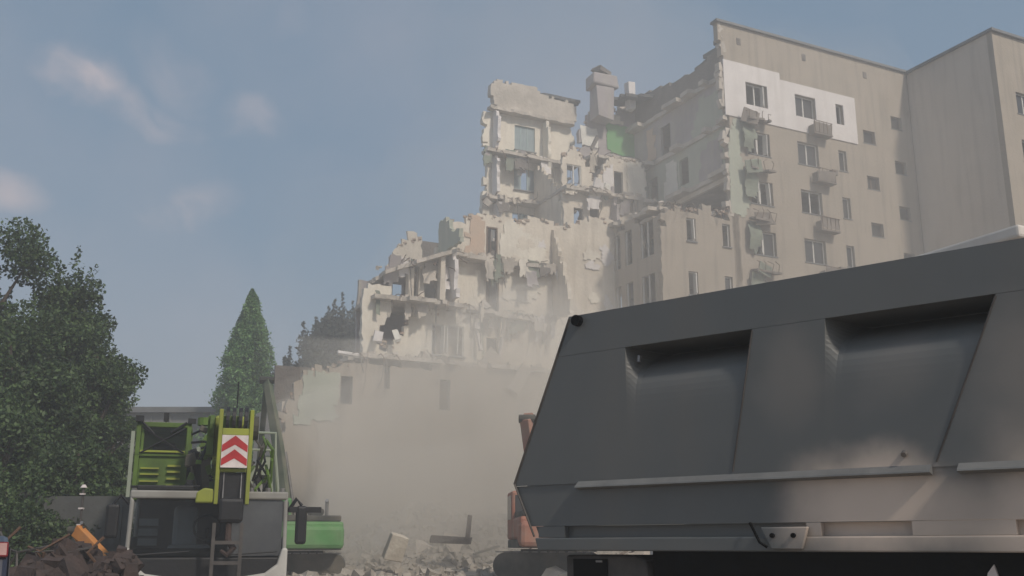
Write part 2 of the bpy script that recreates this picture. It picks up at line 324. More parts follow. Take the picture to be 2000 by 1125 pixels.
# ------------------------------------------------------------------ ground
def H(x, y):
    h = .05 * noise.noise(Vector((x * .35, y * .35, 0))) + .12 * noise.noise(Vector((x * .08, y * .08, 3)))
    h += .55 * max(0, min(1, (y - 26) / 12.)) * (1 if y < 140 else max(0, 1 - (y - 140) / 100))
    return h
def axis(lo, hi, core0, core1, step):
    a = list(np.arange(core0, core1, step)); g = core1; out = list(a); s = step
    while g < hi: out.append(g); s *= 1.5; g += s
    out.append(hi); g = core0 - step; s = step
    while g > lo: out.insert(0, g); s *= 1.5; g -= s
    out.insert(0, lo); return out
gx = axis(-1500, 1500, -24, 24, .6); gy = axis(-300, 2000, 2, 62, .6)
g = MB(); g.v = [(x, y, H(x, y)) for y in gy for x in gx]; nxg = len(gx)
g.f = [(j * nxg + i, j * nxg + i + 1, (j + 1) * nxg + i + 1, (j + 1) * nxg + i) for j in range(len(gy) - 1) for i in range(nxg - 1)]
go = g.build('ground', 'dirt', kind='structure', smooth=True)

# ------------------------------------------------------------------ the standing block (local axes: x along the facade, y away from the viewer)
C0 = Vector((13.246, 58.0, 0)); BROT = R(26.5)
def LV(k): return 1.4 + 3.2 * k          # floor levels
blk = thing('apartment_block', 'tall beige apartment block with white painted top storey and torn open end', 'building', C0, BROT)
rows = [29.55 - 3.2 * k for k in range(8)]
colA, colB, colC = (1.35, 3.05), (5.3, 7.0), (8.72, 9.38)
holesF = []
for z in rows:
    holesF += [(*colA, z - 1.5, z), (*colB, z - 1.5, z), (*colC, z - 1.4, z)]
for k in range(8):
    holesF += [(11.05, 12.1, 27.3 - 3.2 * k, 28.2 - 3.2 * k), (13.7, 14.7, 28.8 - 3.2 * k, 29.7 - 3.2 * k)]
mb = MB()
sheet(mb, [(-.35, 0), (15.57, 0), (15.57, 33.2), (-.5, 33.2), (-.55, 32), (-.2, 31), (-.35, 29), (0, 27), (-.2, 24)], holesF, lambda s, t, d: (s, d, t), th=.4, cell=1.2, jit=.0)
mb.build('facade_wall', 'facade', blk)
rg = random.Random(3)
mb = MB()                                 # broken masonry along the torn edge of the facade
for k in range(34):
    z = rg.uniform(20.5, 33.1); mb.obox((-.3 + rg.uniform(-.15, .15), .2, z), (rg.uniform(.15, .4), .38, rg.uniform(.2, .7)), (0, rg.uniform(-.3, .3), 0), .06)
mb.build('torn_edge', 'concrete', blk, 'stuff')
sheet(MB(), [(-.3, 27.03), (10.45, 27.03), (10.45, 30.28), (4.15, 30.28), (4.15, 30.72), (-.3, 30.72)], holesF, lambda s, t, d: (s, -.07 + d, t), th=.068, cell=1.5, jit=0).build('white_render_panel', 'white', blk)
MB().box(-.7, 15.9, -.16, .5, 33.203, 33.36).build('roof_coping', 'coping', blk)
slab(33.18, [(.2, .42), (15.5, .42), (15.5, 12.2), (2.6, 12.2), (1.8, 9), (2.4, 6), (1.2, 3)], th=.28, cell=.6, jit=.1, seed=8).build('roof_slab', 'roofing', blk)
MB().box(2.6, 2.9, .42, 11.9, 30.2, 32.9).build('attic_wall', 'attic', blk)
MB().box(-.1, 15.57, 12, 12.4, 0, 33.2).build('rear_wall', 'facade_side', blk)
for k in range(1, 10):
    s = slab(LV(k), [(-.25, .42), (15.5, .42), (15.5, 11.95), (-.1, 11.95), (-.35, 10.5), (.05, 8), (-.25, 5.6), (.0, 3)] if k > 5 else [(.0, .42), (15.5, .42), (15.5, 11.95), (0, 11.95)], th=.28, cell=.5 if k > 5 else 3, jit=.07 if k > 5 else 0, seed=k)
    s.build('floor_slab', 'concrete', blk)
# party walls left standing across the torn end, each storey in its own paint
for k, m, u, poly, hol in [
    (9, 'attic', .5, [(.42, 30.22), (11.9, 30.22), (11.9, 32.4), (9, 32.6), (6, 31.9), (3.5, 31.8), (1.6, 32.2), (.42, 32.9)], []),
    (8, 'lilac', .35, [(.42, 27.02), (11.9, 27.02), (11.9, 29.9), (.42, 29.9)], [(6.6, 7.7, 27.03, 29.2)]),
    (7, 'palegreen', .3, [(.42, 23.82), (11.9, 23.82), (11.9, 26.7), (.42, 26.7)], [(4.7, 5.7, 24.3, 26.1), (8.2, 9.2, 23.83, 25.9)]),
    (6, 'plaster', .32, [(.42, 20.62), (11.9, 20.62), (11.9, 23.5), (.42, 23.5)], [(.8, 6.6, 20.63, 23.2)]),
    (6, 'attic', 4.4, [(.42, 20.62), (11.9, 20.62), (11.9, 23.5), (.42, 23.5)], [])]:
    wall_u(u, poly, hol, th=.2, cell=1., jit=0).build('party_wall', m, blk)
wall_u(.8, [(.42, 0), (11.9, 0), (11.9, 20.3), (.42, 20.3)], [], th=.2, cell=4, jit=0).build('party_wall', 'plaster', blk)
def ragpanel(f, poly, m, parent, seed, name='plaster_patch', th=.03, cell=.28):
    sheet(MB(), poly, [], f, th=th, cell=cell, jit=.09, seed=seed).build(name, m, parent)
ragpanel(lambda s, t, d: (.32 - d, s, t), [(.6, 27.1), (4.2, 27.1), (3.2, 29.6), (.5, 28.9)], 'palegreen', blk, 31)
ragpanel(lambda s, t, d: (.32 - d, s, t), [(8.3, 27.2), (9.2, 27.3), (9.3, 29.5), (8.5, 29.3)], 'tan', blk, 32)
ragpanel(lambda s, t, d: (.27 - d, s, t), [(1.2, 24.2), (3.6, 23.9), (3.3, 25.9), (1.5, 26.2)], 'lilac', blk, 33)
ragpanel(lambda s, t, d: (.27 - d, s, t), [(5.9, 24.), (7.4, 24.), (7.0, 26.4), (6.0, 26.3)], 'tile', blk, 34)
def window(root, u0, u1, z0, z1, v, mul=1, m='frame', pane='glass', broken=0., seed=0):
    r = random.Random(seed); t = .07
    mbw = MB().box(u0, u1, v, v + .07, z0, z0 + t).box(u0, u1, v, v + .07, z1 - t, z1).box(u0, u0 + t, v, v + .07, z0 + t, z1 - t).box(u1 - t, u1, v, v + .07, z0 + t, z1 - t)
    xs = [u0 + (u1 - u0) * (i + 1) / (mul + 1) for i in range(mul)]
    for x in xs: mbw.box(x - .045, x + .045, v, v + .07, z0 + t, z1 - t)
    wd = mbw.build('window', m, root)
    MB().box(u0 - .06, u1 + .06, v - .24, v - .005, z0 - .07, z0 - .002).build('sill', 'coping', wd)
    ed = [u0 + t] + xs + [u1 - t]
    for a, b in zip(ed[:-1], ed[1:]):
        if pane and r.random() >= broken: MB().box(a + .01, b - .01, v + .025, v + .045, z0 + t, z1 - t).build('pane', pane, wd)
        elif r.random() < .5:            # casement torn loose and hanging out
            MB().obox(((a + b) / 2 + .1, v - .16, (z0 + z1) / 2), (.06, .32, z1 - z0 - .2), (0, r.uniform(-.06, .06), r.uniform(-.4, .4))).build('casement', m, wd)
    return wd
sd = 0
for i, z in enumerate(rows):
    for (a, b), mu, br in ((colA, 1, .8), (colB, 1, .45), (colC, 0, .3)):
        sd += 1; window(blk, a, b, z - 1.5 if mu else z - 1.4, z, .2, mu, 'frame', 'glass', br, sd)
for k in range(8):
    window(blk, 11.05, 12.1, 27.3 - 3.2 * k, 28.2 - 3.2 * k, .22, 1 if k == 1 else 0, 'wood', 'glass', 0, 90 + k)
    window(blk, 13.7, 14.7, 28.8 - 3.2 * k, 29.7 - 3.2 * k, .22, 0, 'wood', 'glass', 0, 190 + k)
for k in range(6):                        # small solid balconies beside the second column of windows
    z = LV(8 - k); r = random.Random(50 + k)
    b = MB().box(6.2, 7.75, -.62, -.08, z - .16, z - .06).build('balcony', 'balc', blk)
    MB().obox((6.97, -.6, z + .3 + r.uniform(-.1, .08)), (1.45, .05, .7), (r.uniform(-.12, .12), r.uniform(-.12, .12), 0), .04).build('front_panel', 'balc', b)
    MB().obox((6.24, -.34, z + .2), (.05, .46, .55)).build('side_panel', 'balc', b)
    q = MB().tube([(6.2, -.62, z + .75), (7.75, -.62, z + .7), (7.75, -.1, z + .72)], .025, 5)
    for j in range(5): q.tube([(6.3 + j * .34, -.62, z - .06), (6.3 + j * .34 + r.uniform(-.06, .06), -.64, z + .74)], .018, 4)
    q.build('railing', 'rebar', b, 'stuff')
    MB().obox((7.9, -.25, z + .75), (.42, .34, .34), (0, 0, 0)).build('air_conditioner', 'balc', b) if k % 2 else None
for k in range(5):                        # wrecked balconies hanging down the first column
    z = LV(8 - k); r = random.Random(70 + k)
    b = slab(z - .1, [(.9, -.75), (2.7, -.6), (2.75, -.09), (.9, -.09)], tilt=(r.uniform(-.06, .06), r.uniform(.1, .3)), th=.13, cell=.3, jit=.1, seed=k + 9).build('wrecked_balcony', 'balc', blk)
    q = MB()
    for j in range(4):
        x = 1.0 + j * .5; q.tube([(x, -.65, z - .2), (x + r.uniform(-.2, .2), -.75, z + .3), (x + r.uniform(-.35, .35), -.7 + r.uniform(-.2, .3), z + r.uniform(.3, .6))], .02, 5)
    q.build('bent_railing', 'rebar', b, 'stuff')
    MB().obox((r.uniform(1.1, 1.9), -.6, z - .05), (1.1, .04, .8), (r.uniform(-.2, .2), r.uniform(-.3, .3), r.uniform(-.2, .2)), .08).build('loose_panel', 'cloth' if k % 2 else 'balc', b)
    sheet(MB(), [(.75, z - 1.9), (1.25, z - 2.2), (1.7, z - 1.2), (1.6, z - .2), (.8, z - .2)], [], lambda s, t, d: (s, -.3 - d - .1 * math.sin(t * 3), t), th=.03, cell=.2, jit=.08, seed=k + 77).build('hanging_cloth', 'cloth', b)
ragpanel(lambda s, t, d: (s, -.03 + d, t), [(-.2, 20.8), (.7, 20.6), (1.25, 21.6), (.8, 22.8), (1.1, 23.7), (.6, 24.6), (1.2, 25.6), (1.1, 26.8), (.3, 26.9), (-.2, 25)], 'palegreen', blk, 40, th=.028, cell=.16)
for x, z in ((.9, 32.0), (6.2, 32.1), (11.5, 32.0)):
    MB().box(x, x + .3, -.03, .1, z, z + .45).build('attic_vent', 'attic', blk)

# the wing that steps forward on the right
wing = thing('projecting_wing', 'plain windowless side and windowed front of the wing stepping forward at far right', 'building', C0 + Matrix.Rotation(BROT, 3, 'Z') @ Vector((15.6, -6.9, 0)), BROT)
hol = []
for k in range(7):
    hol += [(1.55, 3.2, 27.85 - 3.2 * k, 29.3 - 3.2 * k), (5.0, 6.6, 27.85 - 3.2 * k, 29.3 - 3.2 * k), (8.4, 10.0, 27.85 - 3.2 * k, 29.3 - 3.2 * k)]
sheet(MB(), [(0, 0), (14, 0), (14, 33.1), (0, 33.1)], hol, lambda s, t, d: (s, d, t), th=.4, cell=3, jit=0).build('front_wall', 'facade', wing)
MB().box(.002, .4, .402, 6.87, 0, 33.1).build('side_wall', 'facade_side', wing)
MB().box(.402, 13.9, 6.9, 19.2, 0, 33.1).build('rear_body', 'facade_side', wing)
MB().box(-.18, 14.2, -.18, 19.4, 33.105, 33.28).build('roof_coping', 'coping', wing)
for i, h in enumerate(hol): window(wing, *h, .2, 1, 'frame', 'glass', .2, 300 + i)
for k in range(1, 10): MB().box(.42, 13.9, .42, 6.85, LV(k) - .25, LV(k)).build('floor_slab', 'concrete', wing)

# ------------------------------------------------------------------ the ruin
ru = thing('collapsed_apartment_block', 'half demolished block with exposed rooms and broken floors stepping down leftwards', 'building', C0, BROT)
hr = [(-8.62, -7.06, 27.6, 29.4), (-8.66, -7.08, 24.75, 26.3), (-8.8, -7.1, 21.5, 23.1), (-8.8, -7.1, 18.3, 19.9)]
wall_v(12, [(-11, 0), (-11, 23), (-10.7, 26.5), (-11, 29.8), (-10.4, 30.3), (-4.2, 30.3), (-3.9, 29.0), (-4.6, 27.6), (-4.2, 25), (-4.2, 0)], hr, th=.35, cell=.32, jit=.1, seed=11).build('rear_wall', 'cream', ru)
wall_v(11.7, [(-10.2, 30.2), (-10.55, 31.4), (-10.45, 32.25), (-7.2, 32.35), (-6.6, 31.9), (-5.2, 31.7), (-4.3, 31.9), (-3.9, 31.2), (-4.1, 30.2)], [], th=.5, cell=.22, jit=.05, seed=12).build('parapet', 'concrete', ru)
wall_v(11, [(-4.1, 18), (-4.0, 29.5), (-2.9, 31.4), (-1.6, 31.0), (-.9, 31.6), (.7, 31.8), (.7, 18)], [(-1.9, -1.3, 25.0, 26.4)], th=.3, cell=.32, jit=.1, seed=13).build('rear_wall', 'lilac', ru)
ragpanel(lambda s, t, d: (s, 10.97 - d, t), [(-4.0, 28.4), (-2.7, 28.5), (-2.75, 29.7), (-3.9, 29.8)], 'tile', ru, 14, 'tiled_patch')
ragpanel(lambda s, t, d: (s, 10.97 - d, t), [(-1.9, 28.3), (.66, 28.2), (.66, 30.3), (-1.9, 30.4)], 'green', ru, 15, 'green_painted_patch')
ragpanel(lambda s, t, d: (s, 10.97 - d, t), [(-1.7, 30.45), (-.2, 30.45), (-.8, 31.0), (-1.2, 31.1)], 'cream', ru, 16)
window(ru, *hr[0], 12.1, 2, 'bframe', 'paleglass', .25, 401); window(ru, *hr[1], 12.1, 2, 'bframe', 'paleglass', .25, 402); window(ru, *hr[2], 12.1, 1, 'bframe', 'paleglass', .25, 403)
for i, (u, z0, z1) in enumerate([(-10.3, 27.05, 30.0), (-6.5, 27.05, 29.9), (-10.35, 23.85, 26.7), (-6.5, 24., 26.7), (-10.2, 20.7, 23.4)]):
    wall_u(u, [(11.3, z0 + .1), (11.98, z0), (11.98, z1), (11.3, z1), (11.15, z0 + 1.4)], [], th=.22, cell=.26, jit=.1, seed=420 + i).build('cross_wall', 'cream' if i % 2 else 'white', ru)
# floor slabs
for i, (z, poly, tl, m) in enumerate([
    (30.2, [(-10.7, 11.4), (-4.3, 11.4), (-4.2, 11.98), (-10.7, 11.98)], (0, 0), 'concrete'),
    (27.0, [(-11.1, 11.2), (-8, 11.0), (-6, 11.2), (-4.4, 10.2), (-4.2, 11.98), (-11.1, 11.98)], (0, 0), 'concrete'),
    (23.8, [(-11.1, 11.2), (-8.5, 11.3), (-6.6, 10.6), (-4.6, 9.2), (-4.2, 11.98), (-11.1, 11.98)], (0, 0), 'concrete'),
    (20.6, [(-11.0, 10.6), (-7, 7.6), (-3, 6.6), (-.2, 5), (-.2, 11.9), (-11.0, 11.9)], (0, 0), 'concrete'),
    (27.0, [(-4.4, 9.2), (-2.5, 8.6), (-.4, 8.6), (-.3, 10.98), (-4.2, 10.98)], (0, .02), 'concrete'),
    (23.8, [(-7.3, 7.6), (-5, 7.1), (-3, 7.5), (-.6, 7.2), (-.5, 10.98), (-7.2, 10.98)], (0, 0), 'concrete'),
    (17.32, [(-16.8, 3.6), (-14, 4.4), (-11, 4.3), (-9.6, 4.5), (-9.4, 4.98), (-16.8, 4.98)], (0, 0), 'concrete'),
    (17.1, [(-16.8, 2.6), (-16.8, 6.4), (-20.4, 6.6), (-20.6, 3.3), (-18.8, 2.6)], (.40, 0), 'concrete'),
    (14.2, [(-21.2, 3.0), (-18, 2.7), (-15, 3.4), (-13, 4.2), (-9.5, 4.7), (-9.5, 4.98), (-17, 4.98), (-17, 6.4), (-21.2, 6.4)], (0, 0), 'concrete'),
    (11.0, [(-22.0, 2.8), (-19, 2.7), (-16, 2.9), (-12.4, 2.7), (-9, 3), (-5.4, 3), (-5.4, 4.98), (-22.3, 4.98)], (0, 0), 'concrete'),
    (20.6, [(-5.6, .8), (-4.7, .4), (-3.9, 1.2), (-2.6, .6), (-1.6, 1.6), (-.5, .5), (-.4, 8), (-5.0, 8), (-5.7, 5.2), (-5.2, 3.4)], (0, .03), 'concrete'),
    (32.15, [(-6.9, 11.9), (-3.4, 11.8), (-3.2, 13.2), (-7.0, 13.4)], (.0, .25), 'roofing'),
    (31.9, [(-1.6, 9.0), (.6, 8.6), (.6, 11.5), (-1.8, 11.6)], (.1, .16), 'roofing')]):
    slab(z, poly, tilt=tl, th=.22, cell=.3, jit=.09, seed=500 + i).build('roof_fragment' if m == 'roofing' else 'floor_slab', m, ru)
# inner walls
wall_v(8, [(-7.2, 17), (-7.2, 26.0), (-6.2, 26.8), (-5.3, 25.6), (-4.7, 24.4), (-4.2, 25.2), (-3.7, 26.4), (-1.0, 26.7), (-.8, 23.2), (-1.4, 21), (-2.2, 20), (-3, 17)],
       [(-6.9, -5.8, 23.85, 25.5), (-6.4, -5.7, 20.9, 22.6), (-5.2, -4.5, 20.7, 23.0), (-3.3, -2.6, 23.82, 25.6), (-2.0, -1.4, 21.4, 22.7)], th=.2, cell=.28, jit=.1, seed=21).build('inner_wall', 'plaster', ru)
window(ru, -6.9, -5.8, 23.87, 25.5, 8.06, 1, 'frame', None, 1., 431)
wall_u(-7.2, [(8.2, 18), (11.9, 18), (11.9, 26.4), (10.6, 26.0), (9.6, 24.6), (8.9, 24.2), (8.2, 22.5)], [], th=.2, cell=.28, jit=.1, seed=22).build('cross_wall', 'plaster', ru)
wall_u(-3.6, [(7.0, 20.7), (10.9, 20.7), (10.9, 26.4), (9.2, 26.2), (8.0, 24.5), (7.2, 22.4)], [], th=.2, cell=.28, jit=.1, seed=23).build('cross_wall', 'lilac', ru)
ragpanel(lambda s, t, d: (s, 7.97 - d, t), [(-2.3, 23.9), (-1.0, 23.9), (-.9, 26.2), (-2.2, 26.4)], 'cream', ru, 24)
ragpanel(lambda s, t, d: (s, 7.97 - d, t), [(-4.4, 23.8), (-3.5, 24.2), (-3.4, 26.0), (-3.9, 25.8)], 'white', ru, 25)
dh = [(-13.95, -13.25, 17.32, 19.4), (-13.95, -13.15, 14.22, 16.45), (-9.2, -8.4, 11.1, 13.0), (-13.9, -13.2, 11.05, 12.9), (-17.62, -15.72, 11.45, 13.15)]
wall_v(5, [(-17, 0), (-17, 14.2), (-16.9, 17.2), (-16.6, 19.2), (-15.2, 19.6), (-14.4, 20.1), (-12, 20.0), (-10.5, 20.3), (-8.6, 20.2), (-7, 20.9), (-5.3, 21.0), (-5.3, 0)], dh[:4], th=.25, cell=.3, jit=.09, seed=26).build('corridor_wall', 'plaster', ru)
for d in dh[:2]:
    dr = MB().box(d[0], d[0] + .08, 4.96, 5.2, d[2], d[3]).box(d[1] - .08, d[1], 4.96, 5.2, d[2], d[3]).box(d[0] + .08, d[1] - .08, 4.96, 5.2, d[3] - .08, d[3]).build('door_frame', 'wood', ru)
    MB().obox(((d[0] + d[1]) / 2 - .1, 5.5, (d[2] + d[3]) / 2), (.05, .7, d[3] - d[2] - .1), (0, 0, .3)).build('door_leaf', 'wood', dr)
MB().box(-17, -5.3, 8.7, 8.9, 0, 19.2).build('inner_wall', 'attic', ru)
ragpanel(lambda s, t, d: (s, 4.97 - d, t), [(-15.3, 17.5), (-14.05, 17.5), (-14.05, 19.7), (-14.9, 19.9)], 'tan', ru, 27)
ragpanel(lambda s, t, d: (s, 4.97 - d, t), [(-13.1, 17.5), (-9.6, 17.4), (-10.8, 19.0), (-12.2, 19.9), (-13.0, 19.8)], 'cream', ru, 28)
ragpanel(lambda s, t, d: (s, 4.97 - d, t), [(-16.8, 14.3), (-14.1, 14.3), (-14.2, 16.5), (-16.6, 16.7)], 'cream', ru, 29)
ragpanel(lambda s, t, d: (s, 4.97 - d, t), [(-12.9, 15.2), (-10.8, 15.4), (-10.5, 16.5), (-12.9, 16.6)], 'cream', ru, 30)
ragpanel(lambda s, t, d: (s, 4.97 - d, t), [(-14.9, 11.1), (-14.1, 11.1), (-14.1, 14), (-14.8, 14)], 'palegreen', ru, 35)
wall_u(-9.7, [(2.9, 14.3), (5, 14.3), (5, 20.0), (4.5, 19.0), (3.9, 17.3), (3.3, 16.0)], [], th=.22, cell=.26, jit=.1, seed=36).build('cross_wall', 'plaster', ru)
wall_u(-16.9, [(1.9, 17.3), (5, 17.3), (5, 19.2), (4, 19.2), (3.2, 18.2), (2.4, 18.0)], [], th=.22, cell=.26, jit=.1, seed=37).build('cross_wall', 'palegreen', ru)
wall_v(7.5, [(-19.2, 16.2), (-16.9, 17.3), (-16.9, 19.0), (-17.5, 19.3), (-18.0, 18.7), (-18.5, 18.2), (-18.9, 17.0)], [], th=.22, cell=.28, jit=.12, seed=38).build('inner_wall', 'plaster', ru)
hf = []
for k in range(4): hf += [(-3.55, -2.9, 18.6 - 3.2 * k, 20.0 - 3.2 * k), (-.98, -.42, 18.6 - 3.2 * k, 20.0 - 3.2 * k)]
wall_v(0, [(-5.3, 0), (-5.35, 18.9), (-5.1, 19.9), (-4.6, 20.5), (-4.0, 20.6), (-3.6, 20.25), (-2.9, 20.3), (-2.2, 20.9), (-1.5, 20.4), (-.7, 20.3), (-.1, 21.2), (.3, 21.3), (.3, 0)], hf, th=.35, cell=.34, jit=.08, seed=39).build('facade_wall', 'facade', ru)
for i, h in enumerate(hf): window(ru, *h, .15, 0, 'frame', 'glass', .4, 440 + i)
hs_ = []
for k in range(4): hs_ += [(4.3, 4.85, 17.75 - 3.2 * k, 19.9 - 3.2 * k), (3.0, 3.75, 17.75 - 3.2 * k, 19.9 - 3.2 * k), (.75, 2.1, 17.75 - 3.2 * k, 19.9 - 3.2 * k)]
wall_u(-5.35, [(.36, 0), (4.98, 0), (4.98, 20.5), (4.2, 20.25), (3, 20.45), (2.2, 20.05), (1.2, 20.3), (.36, 19.9)], hs_, th=.3, cell=.4, jit=.06, seed=41).build('loggia_wall', 'facade', ru)
for k in range(2):
    z0 = 17.75 - 3.2 * k; f_ = MB()
    for y in (4.3, 4.79, 3.0, 3.68, .75, 1.4, 2.03): f_.box(-5.28, -5.2, y, y + .07, z0, z0 + 2.15)
    f_.build('loggia_frame', 'frame', ru)
# lower left
wall_v(4, [(-21.8, 11), (-21.3, 12.5), (-20.9, 11.9), (-20.4, 11.5), (-19.7, 11.7), (-18.7, 13.9), (-14.8, 13.95), (-14.6, 11)], [dh[4]], th=.25, cell=.26, jit=.08, seed=42).build('outer_wall', 'cream', ru)
window(ru, -17.62, -15.72, 11.45, 13.15, 4.05, 1, 'frame', None, 1., 460)
wall_v(3.6, [(-21.6, 11.1), (-21.5, 14.4), (-21.0, 14.8), (-20.2, 14.7), (-20.1, 13.2), (-20.6, 12.6), (-20.9, 11.1)], [], th=.3, cell=.26, jit=.1, seed=43).build('outer_wall', 'cream', ru)
for i, (u, v) in enumerate([(-19.25, 3.4), (-18.6, 3.5), (-17.6, 2.9)]):
    MB().box(u, u + .3, v, v + .35, 14.22, 16.2 + .35 * i, .04).build('column', 'plaster', ru)
wall_v(6.5, [(-21, 11), (-21, 15.4), (-17, 16.8), (-17, 11)], [(-19.0, -18.4, 14.3, 15.8)], th=.2, cell=.5, jit=.06, seed=44).build('inner_wall', 'lilac', ru)
wall_u(-16.9, [(2.4, 14.3), (5, 14.3), (5, 17.0), (3.1, 17.0), (2.6, 15.8)], [], th=.22, cell=.26, jit=.1, seed=45).build('cross_wall', 'white', ru)
hl = [(-24.5, -23.8, 8.0, 9.4), (-22.8, -22.2, 8.4, 9.8), (-20.55, -20.25, 9.3, 10.5), (-17.5, -16.9, 8.4, 10.0)]
wall_v(3, [(-25.8, 0), (-25.6, 7.6), (-25.2, 9.2), (-24.6, 9.95), (-23.6, 10.1), (-22, 10.6), (-18, 10.7), (-14, 10.9), (-5.4, 10.8), (-5.4, 0)], hl, th=.35, cell=.34, jit=.1, seed=46).build('outer_wall', 'facade', ru)
ragpanel(lambda s, t, d: (s, 2.97 - d, t), [(-25.1, 7.3), (-23.0, 7.6), (-22.9, 9.9), (-24.5, 9.8)], 'palegreen', ru, 47, cell=.2)
MB().box(-25.4, -5.4, 6.0, 6.2, 0, 10.6).build('inner_wall', 'attic', ru)
MB().box(-25.6, -25.3, 3.36, 9.0, 0, 8.4).build('end_wall', 'facade_side', ru)
# rooftop vent
vs = thing  # noqa
vo = MB().box(-3.3, -2.0, 9.8, 10.9, 30.2, 32.5, .09).build('vent_stack', 'lilac', ru)
MB().box(-3.55, -1.6, 9.6, 11.0, 32.5, 33.6, .16).build('stack_head', 'lilac', vo, bevel=.12)
MB().obox((-2.7, 10.2, 33.75), (1.1, 1.0, .2), (.1, .25, .2), .08).build('stack_cap', 'attic', vo)
MB().box(-.9, -.3, 9.6, 10.2, 31.2, 33.3, .08).build('chimney_stub', 'white', ru)
# rubble lying on the floors, bent steel, dangling pieces
rd = random.Random(17); random.seed(18)
ledges = [(-11, -4.4, 11.3, 11.9, 27.05), (-11, -4.6, 11.3, 11.9, 23.85), (-4.2, -.5, 9.2, 10.8, 27.1), (-7, -.8, 7.6, 7.95, 23.85), (-4, -.4, 5.6, 7.8, 20.8), (-16.7, -9.6, 4.3, 4.9, 17.4), (-20.2, -17, 3.4, 6, 16.3),
          (-21, -14, 3.4, 4.8, 14.3), (-14, -9.6, 4.6, 4.9, 14.3), (-22.5, -6, 2.8, 4.2, 11.05), (-5.2, -.6, .4, 4, 20.85)]
mb = MB()
for a, b, c, d, z in ledges:
    for _ in range(int(26 * max(1, (b - a) / 6))):
        s = abs(rd.gauss(.05, .14)) + .09; mb.chunk((rd.uniform(a, b), rd.uniform(c, d), z + s * .25), s)
mb.build('debris', 'concrete', ru, 'stuff')
mb = MB()
for _ in range(90):
    a, b, c, d, z = rd.choice(ledges); p = Vector((rd.uniform(a, b), c - .2, z - .15)); pts = [p]; dr = Vector((rd.uniform(-.5, .5), -1, rd.uniform(-.4, .5)))
    for _k in range(4): pts.append(pts[-1] + dr * rd.uniform(.15, .35)); dr = (dr + Vector((rd.uniform(-.6, .6), rd.uniform(-.3, .3), rd.uniform(-.9, .3)))).normalized()
    mb.tube(pts, .022, 4)
mb.build('bent_rebar', 'rebar', ru, 'stuff')
mb = MB()                                 # loose bricks left along the broken wall heads
for line, v in [([(-16.6, 19.2), (-14.4, 20.1), (-12, 20.0), (-10.5, 20.3), (-8.6, 20.2), (-7, 20.9), (-5.3, 21)], 5.1), ([(-7.2, 26), (-6.2, 26.8), (-5.3, 25.6), (-4.7, 24.4), (-3.7, 26.4), (-1, 26.7)], 8.1), ([(-25.6, 7.6), (-24.6, 9.95), (-22, 10.6)], 3.15), ([(-4, 29.5), (-2.9, 31.4), (-.9, 31.6), (.7, 31.8)], 11.1), ([(-21.3, 12.5), (-19.7, 11.7), (-18.7, 13.9), (-14.8, 13.95)], 4.1), ([(-5.3, 19.6), (-3.9, 20.6), (.3, 21.0)], .2), ([(-18.9, 17.0), (-18.0, 18.7), (-16.9, 19.0)], 7.6)]:
    for (a, b), (c, d) in zip(line[:-1], line[1:]):
        for _ in range(int(5 * math.hypot(c - a, d - b)) + 2):
            q = rd.random(); mb.obox((a + (c - a) * q, v + rd.uniform(-.12, .12), b + (d - b) * q + rd.uniform(-.25, .12)), (rd.uniform(.16, .28), .13, rd.uniform(.07, .16)), (rd.uniform(-.2, .2), rd.uniform(-.25, .25), rd.uniform(-.6, .6)), .015)
mb.build('loose_bricks', 'brick', ru, 'stuff')
mb = MB()                                 # cables and pipes left hanging
for _ in range(34):
    a, b, c, d, z = rd.choice(ledges); x = rd.uniform(a, b); l = rd.uniform(.8, 2.4); k_ = rd.uniform(-.4, .4)
    mb.tube([(x, c - .08, z), (x + k_ * .3, c - .2, z - l * .3), (x + k_ * .5, c - .22, z - l * .7), (x + k_, c - .15, z - l)], rd.choice([.018, .03]), 4)
mb.build('hanging_cables', 'attic', ru, 'stuff')
for i in range(38):                       # torn paper and fallen plaster on the room walls
    zf = rd.choice([17.4, 14.3, 17.4, 14.3, 11.1]); u = rd.uniform(-16.5 if zf < 17 else -12.8, -5.8); w_, h_ = rd.uniform(.4, 1.5), rd.uniform(.4, 1.9); zb = rd.uniform(zf, zf + 2.6 - h_)
    if any(u - w_ < e[1] + .1 and u + w_ > e[0] - .1 for e in dh[:4]): continue
    pg = [(u + w_ * .6 * math.cos(t_) * rd.uniform(.5, 1.1), zb + h_ / 2 + h_ * .5 * math.sin(t_) * rd.uniform(.5, 1.1)) for t_ in np.linspace(0, 6.28, 11)[:-1]]
    vv = 4.955 - .003 * i / 38
    ragpanel(lambda s, t, d: (s, vv - d, t), pg, rd.choice(['plaster', 'white', 'cream', 'cream']), ru, 900 + i, th=.012 + .0005 * i, cell=.14)
